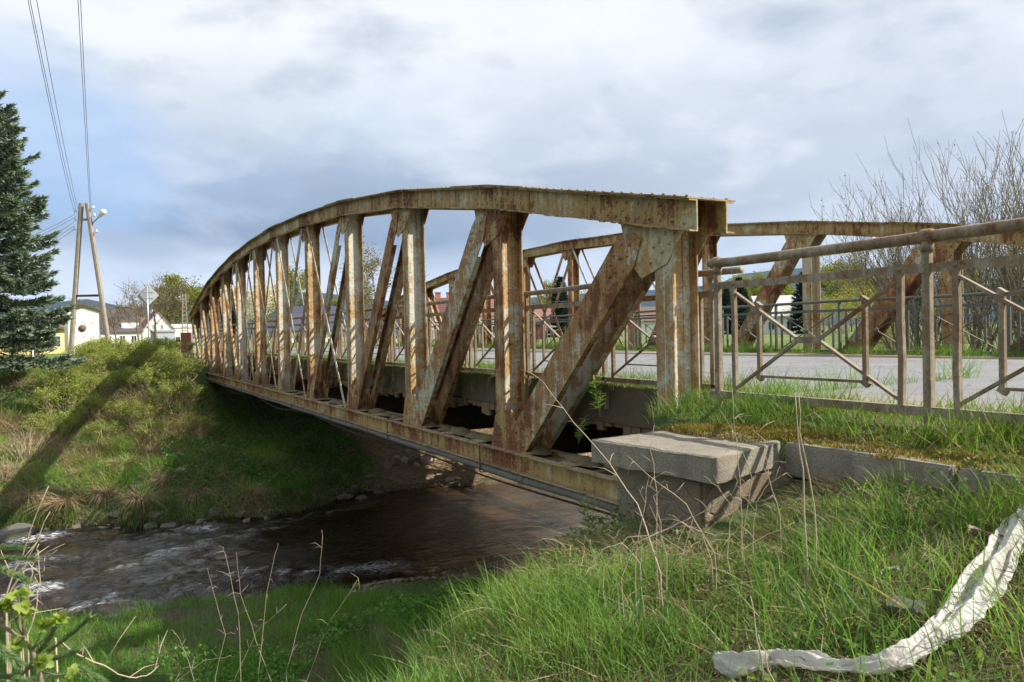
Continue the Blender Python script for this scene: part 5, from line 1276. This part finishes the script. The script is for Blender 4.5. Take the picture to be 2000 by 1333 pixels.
cream = wallmat('cream_render', (.82, .79, .64)); white = wallmat('white_render', (.78, .77, .73)); grey = wallmat('grey_render', (.45, .48, .52)); yellow = wallmat('yellow_render', (.70, .60, .27))
h = house('transformer_house', 'small cream building with a low dark roof behind the A-frame pole', 160, 62, -.45, 2.15, 3.2, 3.35, 3.7, cream, roofmat('dark_felt', (.06, .055, .05)), .1, False, (), [(-.6, 2.3, .28, .3), (0, 2.3, .28, .3), (.6, 2.3, .28, .3), (-.6, 1.2, .28, .28), (0, 1.2, .28, .28), (.6, 1.2, .28, .28)], .12, 'building')
m = MB(); m.tube([(-.1, -1.66, 2.05), (-.1, -1.60, 2.05)], .28, 14); m.build('round_vent', M['bark'], h, local=True)
house('outbuilding', 'long low yellow building behind the spruce boughs', 55, 66, -.5, 7.5, 4., 2.3, 3.3, yellow, roofmat('rust_tile', (.16, .11, .08)), .05, True, (), [(-1.6, .6, .8, 1.1), (.4, .6, .9, 1.), (1.9, .6, .8, 1.)], .3, 'building')
dr = roofmat('dark_brown_slate', (.075, .06, .058))
h = house('house', 'white house with a steep dark brown roof left of the diamond sign', 224, 118, -1., 5.6, 7, 3.0, 6.4, white, dr, .25, True, [(2.2, .4, .3)], [(-1.7, 1.1, .8, 1.2), (.2, 1.1, .8, 1.2), (1.8, 1.1, .8, 1.2)], .3, chim_mat=wallmat('brick_stack', (.30, .12, .08)))
m = MB(); m.b2((.2, -3.2, 2.9), (2.6, -1.2, 4.2)); d_ = m.build('dormer', white, h, local=True)
f = MB(); f.b2((.45, -3.26, 3.2), (2.35, -3.21, 4.0)); f = f.build('window', M['frame'], d_, local=True)
h = house('house', 'white gabled house with a bright red roof right of the diamond sign', 303, 128, -1.2, 4.6, 9, 3.4, 6.4, white, roofmat('red_tile', (.24, .065, .055)), .12, False, [(0, 2, .35)], [(-.7, 3.4, .45, .8), (.5, 3.4, .45, .8), (-1., .9, .7, 1.1), (.8, .9, .7, 1.1)], .25, chim_mat=white)
house('house', 'low orange roofed house behind the orchard trees', 268, 140, -1.1, 8, 7, 3.2, 5.6, wallmat('ochre_render', (.6, .45, .25)), roofmat('orange_tile', (.28, .14, .08)), 0, True)
house('garage', 'grey concrete garage below the red roofed house', 318, 112, -.9, 3.2, 4, 2.5, 2.7, grey, roofmat('grey_felt', (.3, .3, .3)), 0, True, (), (), .1, 'building')
navy = roofmat('navy_metal_sheet', (.055, .06, .095))
house('house', 'long house with a navy blue metal roof and red chimney seen through the bridge', 622, 108, -1., 8.2, 8, 2.6, 5.6, white, navy, .12, True, [(1.2, .6, .4)], [(-3.0, .6, 1., 1.2), (-1., .6, 1., 1.2), (3.2, .6, .8, 1.2)], .5)
house('house', 'white gabled house end beside the navy blue roof', 682, 112, -1., 3.2, 8, 3.2, 5.6, white, navy, -.2, False, (), [(.2, 1., .7, 1.)], .3)
house('house', 'dark red roofed house with two chimneys seen between the near truss diagonals', 868, 112, -.8, 7., 8, 4., 6.4, wallmat('plum_render', (.5, .42, .38)), roofmat('dark_red_tile', (.12, .05, .05)), .15, True, [(-.8, 0, .9), (.9, .4, .9)], [(-1.5, 1.2, .9, 1.2), (1, 1.2, .9, 1.2)], .3)
house('house', 'pinkish red roofed house between the diagonals and the second bridge vertical', 948, 120, -.8, 7.2, 8, 4., 7., white, roofmat('pink_red_tile', (.27, .12, .12)), -.1, True, (), [(-2, 1.2, 1, 1.2), (0, 1.2, 1, 1.2), (2, 1.2, 1, 1.2)], .3)
house('house', 'house with a faded red roof behind the dark spruce and thick diagonals', 1060, 130, -.8, 6., 8, 3.4, 5.4, white, roofmat('faded_red_tile', (.25, .12, .11)), 0., True, (), [(-1.6, .9, .9, 1.1), (1.2, .9, .9, 1.1)], .3)
house('house', 'house with a brown roof showing between the thick diagonal and the end post', 1262, 120, -.7, 6.5, 8, 2.6, 4.6, white, roofmat('brown_tile', (.16, .10, .08)), .1, True, (), [(-1.6, .6, .9, 1.1), (1.2, .6, .9, 1.1)], .4)
house('house', 'small white house under a pale roof between two dark spruces across the meadow', 1512, 92, -.5, 4.6, 6, 2.4, 4.6, white, roofmat('pale_grey_tile', (.5, .5, .5)), .3, True, (), [(-1.2, .7, .8, 1.0), (.9, .7, .8, 1.)], .35)
house('shed', 'dark red shed low behind the railing left of the thick diagonals', 1035, 80, -.45, 2.6, 3, 1.7, 2.1, wallmat('dark_red_board', (.24, .04, .04)), roofmat('black_felt', (.05, .05, .05)), 0, True, (), (), .15, 'shed')
h = house('house', 'pale flat house far behind the yellow green trees left of the bridge', 348, 150, -1.3, 7, 6, 4.0, 4.6, white, roofmat('light_felt', (.5, .5, .48)), 0, True, (), [(-2, 1.4, .8, 1.), (0, 1.4, .8, 1.), (2, 1.4, .8, 1.)], .1)
# hedge by the cream building
hd = shrub('hedge', 190, .8, 1., 30, 3000, .09, (.07, .07, .02), (.15, .13, .05), 'low brownish hedge in front of the yellow building', 'hedge', None); hd.location = G(52, 58); hd.scale = (2.0, 1., 1.)
m = MB(); m.b2((-.04, -.04, -.2), (.04, .04, .75)); m.b2((-.05, -.05, .75), (.05, .05, .8)); o = m.build('marker_post', M['frame'], None, local=True); o.location = G(64, 50); tag(o, 'short white post in front of the brownish hedge', 'post')

# ------------------------------------------------------------------ poles, lamp, wires, signs
M['polec'] = plain('concrete_pole', (.27, .225, .185), .9, .3, 3., .2); M['porc'] = plain('white_porcelain', (.72, .72, .70), .3, .1, 3., 0)
def a_pole():
    b0, b1, tp = at(137, 700, 50), at(217, 692, 50), at(163, 398, 50)
    root = empty('power_pole', ((b0.x+b1.x)/2, (b0.y+b1.y)/2, -.6), 0, 'tall concrete A-frame power pole with a white street lamp', 'power pole')
    r = Vector((math.cos(YAW), -math.sin(YAW), 0)); f = Vector((math.sin(YAW), math.cos(YAW), 0)); mid = (b0+b1)/2
    def leg(a, b):
        m = MB(); m.bar(a, b, .19, .28, f); m.bar(a+r*.0+f*-.16, b-f*.16, .10, .03, f); m.build('leg', M['polec'], root)
    leg(Vector((b0.x, b0.y, -.8)), tp-r*.14); leg(Vector((b1.x, b1.y, -.8)), tp+r*.24)
    for (z, mat) in ((tp.z-1.05, M['polec']), (at(170, 578, 50).z, M['dark_steel'])):
        t = (tp.z-z)/(tp.z+.8); pa = (tp-r*.14).lerp(Vector((b0.x, b0.y, -.8)), t); pb = (tp+r*.24).lerp(Vector((b1.x, b1.y, -.8)), t); m = MB(); m.bar(pa, pb, .14, .14); m.build('cross_bar', mat, root)
    for (sg, zs) in ((-1, (.55, 1.1, 1.7)), (1, (.35, .85, 1.9))):
        for dz in zs:
            t = dz/(tp.z+.8); c = (tp+r*(.24 if sg > 0 else -.14)).lerp(Vector(((b1 if sg > 0 else b0).x, (b1 if sg > 0 else b0).y, -.8)), t)+r*sg*.13
            m = MB(); m.tube([c, c+r*sg*.22, c+r*sg*.22+Vector((0, 0, .10))], .018, 6); e = c+r*sg*.22+Vector((0, 0, .02))
            m.tube([e, e+Vector((0, 0, .05)), e+Vector((0, 0, .06)), e+Vector((0, 0, .14)), e+Vector((0, 0, .17))], [.07, .075, .05, .055, .03], 10); m.build('insulator', M['porc'], root)
    c0, c1, c2 = at(177, 441, 50), at(193, 424, 50), at(205, 411, 50)
    m = MB(); m.tube([c0, c1], .03, 8); arm = m.build('lamp_arm', M['dark_steel'], root)
    d = (c2-c1).normalized(); m = MB(); m.tube([c1-d*.02, c1, c1+d*.22, c1+d*.34, c1+d*.52, c2-d*.02, c2+d*.04], [.05, .11, .12, .17, .19, .14, .03], 12); lh = m.build('lamp_head', M['porc'], arm)
    m = MB(); m.tube([c1+d*.32-Vector((0, 0, .07)), c1+d*.42-Vector((0, 0, .14)), c1+d*.55-Vector((0, 0, .10))], [.05, .12, .05], 10); m.build('glass_bowl', plain('lamp_bowl', (.55, .54, .48), .2, .1, 3., 0), lh)
    return tp
tp = a_pole()
M['wire'] = plain('dark_wire', (.09, .09, .10), .6, .2, 1., 0)
def wire(a, b, da, db, r, lab, grp, sag=.35):
    A = at(*a, da); B = at(*b, db); pts = [A.lerp(B, t)-Vector((0, 0, sag*4*t*(1-t))) for t in np.linspace(0, 1, 17)]
    m = MB(); m.tube(pts, r, 5); o = m.build('power_cable', M['wire'], None, org=tuple(A)); tag(o, lab, 'cable', grp)
L1 = ('thin dark cable rising steeply from the left side of the A-frame pole', 'cables left of the A-frame pole')
for (a, b) in (((146, 418), (53, -8)), ((149, 412), (57, -8)), ((152, 408), (70, -8))): wire(a, b, 50, 22, .010, *L1)
L2 = ('thin dark cable rising almost straight up from the right side of the A-frame pole', 'cables right of the A-frame pole')
for (a, b) in (((176, 410), (152, -8)), ((179, 426), (157, -8))): wire(a, b, 50, 22, .010, *L2)
L3 = ('faint cable running down left from the A-frame pole behind the spruce', 'cables running left from the A-frame pole')
for (a, b) in (((146, 419), (-30, 487)), ((149, 423), (-30, 495)), ((145, 434), (-30, 514)), ((146, 441), (-30, 526)), ((144, 449), (-30, 540))): wire(a, b, 50, 60, .011, *L3)
L4 = ('thin cable stretched level between distant poles behind the bridge', 'level cables behind the bridge')
for k in range(4): wire((366, 606-5*k), (1120, 600-4*k), 92, 92, .022, *L4, .5)
L5 = ('slack cable from the lattice pole towards the house gardens', None)
wire((360, 592), (200, 603), 92, 105, .016, *L5, .3)
def lattice_pole():
    p = at(362, 668, 92); p.z = -1.; top = at(362, 574, 92).z; root = empty('lattice_pole', p, 0, 'distant concrete ladder pole with insulators beside the far end of the bridge', 'power pole'); H = top+1.; m = MB()
    for s in (-1, 1): m.bar((s*.42, 0, 0), (s*.14, 0, H), .12, .16, (0, 1, 0))
    for k in range(14): t = (k+.5)/15; m.bar((-(.42-.28*t), 0, H*t), ((.42-.28*t), 0, H*t), .08, .10)
    m.build('pole', M['polec'], root, local=True)
    for z in (.25, .6, .95):
        a = MB(); a.bar((-.5, 0, H-z), (.5, 0, H-z), .05, .06)
        for x in (-.46, -.26, .26, .46): a.tube([(x, 0, H-z+.03), (x, 0, H-z+.16)], [.05, .04], 8)
        a.build('crossarm', M['polec'], root, local=True)
lattice_pole()
def sign():
    top, base = at(290, 558, 42), at(291, 690, 42); root = empty('road_sign', (base.x, base.y, -.6), 0, 'diamond road sign seen from its grey back on a steel post', 'road sign')
    m = MB(); m.tube([(base.x, base.y, -.6), (base.x, base.y, top.z-.03)], .035, 10); m.build('post', plain('galvanised', (.42, .43, .44), .45, .15, 4., 0, .6), root)
    c = at(289, 577, 42); r = Vector((math.cos(YAW), -math.sin(YAW), 0)); f = Vector((math.sin(YAW), math.cos(YAW), 0))
    for (ang, s, mat, off) in ((.45, .60, plain('sign_back', (.40, .42, .43), .5, .06, 2., 0), .06), (1.2, .56, plain('sign_back_dark', (.16, .17, .19), .5, .06, 2., 0), -.02)):
        rr = r*math.cos(ang)+f*math.sin(ang); ff = f*math.cos(ang)-r*math.sin(ang); cc = Vector((base.x, base.y, c.z))+ff*off; v = []
        for dd in (0, .012):
            for k in range(24):
                a = 2*PI*k/24; ca, sa = math.cos(a), math.sin(a); q = s/(abs(ca)+abs(sa)); q = min(q, s*.96); v.append(cc+rr*ca*q+Vector((0, 0, sa*q))+ff*dd)
        n = 24; b = MB(); b.add(v, [tuple(range(n))[::-1], tuple(range(n, 2*n))]+[(i, (i+1) % n, n+(i+1) % n, n+i) for i in range(n)]); pl = b.build('sign_plate', mat, root)
        b = MB(); 
        for zz in (-.16, .16): b.bar(cc-rr*.3-ff*.015+Vector((0, 0, zz)), cc+rr*.3-ff*.015+Vector((0, 0, zz)), .02, .035)
        b.build('bracket', bpy.data.materials['galvanised'], pl)
sign()
def board():
    p = at(366, 712, 39.5); root = empty('sheet_board', (p.x, p.y, -.45), -.75, 'rust red sheet metal board on legs beside the far end of the bridge', 'board'); z = at(366, 690, 39.5).z+.45; H = at(366, 650, 39.5).z+.45
    m = MB()
    for i in range(6): m.bar((-.31+i*.105, 0, z), (-.31+i*.105, 0, H), .09, .03, (0, 1, 0))
    m.b2((-.37, .016, z), (.28, .03, H)); m.build('sheet', plain('rust_red_paint', (.27, .075, .045), .7, .3, 5., .2), root, local=True)
    for x in (-.25, .2): m = MB(); m.b2((x-.03, .031, -.1), (x+.03, .08, H-.05)); m.build('leg', M['dark_steel'], root, local=True)
board()

# ------------------------------------------------------------------ close twigs in the lower left corner
def young_spruce():
    b = at(-150, 1400, 1.75); gz = GS(b.x, b.y); root = empty('young_spruce', (b.x, b.y, gz), 0, 'fresh green spruce twigs reaching in at the lower left edge', 'tree'); m = MB(); m.tube([(b.x, b.y, gz-.05), (b.x, b.y, .05)], [.022, .014], 8); m.build('trunk', M['bark'], root)
    BR = [([(-60, 1068), (0, 1072), (44, 1073)], 1.75), ([(-60, 1088), (10, 1092), (66, 1095)], 1.7), ([(-60, 1098), (0, 1112), (58, 1138)], 1.65), ([(40, 1320), (90, 1278), (140, 1240), (176, 1208)], 1.5), ([(60, 1300), (110, 1288), (155, 1273)], 1.5), ([(-50, 1240), (0, 1268), (40, 1300)], 1.4), ([(0, 1345), (60, 1330), (125, 1322)], 1.45), ([(140, 1300), (180, 1322), (215, 1345)], 1.55), ([(60, 1290), (90, 1262), (107, 1228)], 1.6), ([(-40, 1320), (20, 1325), (70, 1345)], 1.4)]
    for pts, d in BR:
        P3 = [at(a, b_, d) for a, b_ in pts]; q = []
        for i in range(len(P3)-1):
            for k in range(8): q.append(P3[i].lerp(P3[i+1], k/8))
        q.append(P3[-1]); m = MB(); m.tube(q, [.0032*(1-.5*i/len(q)) for i in range(len(q))], 6); m.tube([q[-1], q[-1]+(q[-1]-q[-2]).normalized()*.006], [.0045, .001], 6); br = m.build('branch', plain('twig_brown', (.26, .14, .05), .8, .3, 60., .2), root)
        n = 900; A = np.array([list(v) for v in q]); t = RNG.random(n)*(len(q)-1.001); i = t.astype(int); f = (t-i)[:, None]; p = A[i]*(1-f)+A[i+1]*f; ax = unit(A[i+1]-A[i]); s = rnd_dir(n); s = unit(s-ax*(s*ax).sum(1, keepdims=True)); s[:, 2] = np.abs(s[:, 2])*.6+s[:, 2]*.4
        d_ = unit(s*.95+ax*.75); strips('needles', p, d_, RNG.uniform(.010, .017, n), .0016, ax*.25, mixcol(n, (.085, .19, .07), (.25, .36, .14)), M['needle'], 2, br)
young_spruce()
def leafy_twig():
    b = at(95, 1420, 1.2); gz = GS(b.x, b.y); root = empty('leafy_bush', (b.x, b.y, gz), 0, 'twig with bright lime green young leaves in the lower left corner', 'bush'); m = MB(); P3 = [Vector((b.x, b.y, gz)), at(95, 1400, 1.2), at(75, 1310, 1.2), at(62, 1270, 1.19), at(45, 1245, 1.18), at(0, 1222, 1.17), at(-40, 1205, 1.16)]
    m.tube(P3, [.005, .0045, .004, .0035, .003, .003, .002], 7); cl = []
    for (a, c, par) in ((18, 1178, 4), (40, 1165, 4), (85, 1222, 3), (118, 1212, 3), (30, 1262, 4), (75, 1300, 2), (82, 1292, 2), (140, 1318, 2), (5, 1190, 5), (50, 1190, 4)):
        p = at(a, c, 1.17); m.tube([P3[par], P3[par].lerp(p, .5)+Vector((0, 0, -.004)), p], .0012, 5); cl.append(p)
    m.build('twig', M['twig'], root); V = []; Fq = []; Cc = []; R = random.Random(4); base = 0
    for p in cl:
        for k in range(11):
            d = Vector((R.gauss(0, 1), R.gauss(0, 1), R.gauss(.3, .6))).normalized(); nn = Vector((R.gauss(0, .6)-.3, R.gauss(0, .6)-.5, R.gauss(.8, .4))).normalized(); s = d.cross(nn).normalized(); nn = s.cross(d); L = R.uniform(.010, .021); c = mixcol(1, (.17, .29, .04), (.36, .43, .09))[0]
            # lobed leaf: fan of outline points about a folded midrib
            out = [(0, .0), (.10, .34), (.30, .30), (.46, .58), (.58, .30), (.82, .26), (1., 0), (.82, -.26), (.58, -.30), (.46, -.58), (.30, -.30), (.10, -.34)]
            pts = [p+d*L*u+s*L*w_+nn*L*(.35*abs(w_)-.12*u*u) for u, w_ in out]; V += [list(p+d*L*.45)]+[list(q) for q in pts]
            for i in range(12): Fq.append((base, base+1+i, base+1+(i+1) % 12))
            Cc += [c]*13; base += 13
    np_mesh('leaves', np.array(V), np.array(Fq), M['leaf'], np.array(Cc), root, True)
leafy_twig()

# ------------------------------------------------------------------ distant hills and air
def hills():
    pts = [(-400, 590), (-150, 585), (0, 600), (170, 585), (260, 604), (400, 578), (480, 571), (560, 570), (640, 574), (720, 584), (800, 592), (900, 590), (1000, 584), (1100, 577), (1200, 570), (1300, 566), (1400, 556), (1450, 535), (1520, 525), (1600, 522), (1680, 526), (1760, 540), (1850, 552), (2000, 560), (2200, 570), (2500, 575)]
    D = 4600; n = 260; u = np.linspace(-400, 2500, n); hy = np.interp(u, [p[0] for p in pts], [p[1] for p in pts])-5*(fbm(u*.012, u*0, 7, 4)-.5)
    rows = []
    prof = [(-900, 0.), (-500, .28), (-200, .72), (0, 1.), (300, .9), (900, .3), (1500, 0.)]
    for k, (dd, f) in enumerate(prof):
        r = []
        for a, b in zip(u, hy):
            p = at(a, b, D); top = p.z; v = Vector((p.x, p.y, 0)); v *= (1+dd/D); nz = 1+.10*(float(fbm(np.array([a*.02+k]), np.array([dd*.004]), 3, 3)[0])-.5)*(f < 1)*(f > 0)
            r.append((v.x, v.y, -2+(top+2)*f*nz))
        rows.append(r)
    V = np.array(rows).reshape(-1, 3); i = np.arange(len(prof)*n).reshape(len(prof), n); q = np.stack([i[:-1, :-1].ravel(), i[:-1, 1:].ravel(), i[1:, 1:].ravel(), i[1:, :-1].ravel()], 1)
    m, nt, out = nodes('forested_hill'); T = NT(nt); princ(T, out, Base_Color=T.ramp(T.noise(T.pos(), .02, 5, .6), [(.35, (.010, .019, .014)), (.65, (.026, .036, .022))]), Roughness=1.)
    tag(np_mesh('hills', V, q, m, smooth=True), 'long blue forested hill ridge on the horizon', 'hills', kind='structure')
hills()
def haze():
    m, nt, out = nodes('thin_haze'); T = NT(nt); v = T.n('VolumePrincipled', Color=(.28, .52, 1., 1), Density=HAZE_D, Anisotropy=.1); nt.links.new(v.outputs[0], out.inputs['Volume'])
    b = MB(); b.b2((-6600, -6600, -30.), (6600, 6600, 500.)); o = b.build('haze', m); tag(o, 'thin blue air between the bridge and the hills', 'haze', kind='stuff')
HAZE_D = 4.2e-5
haze()
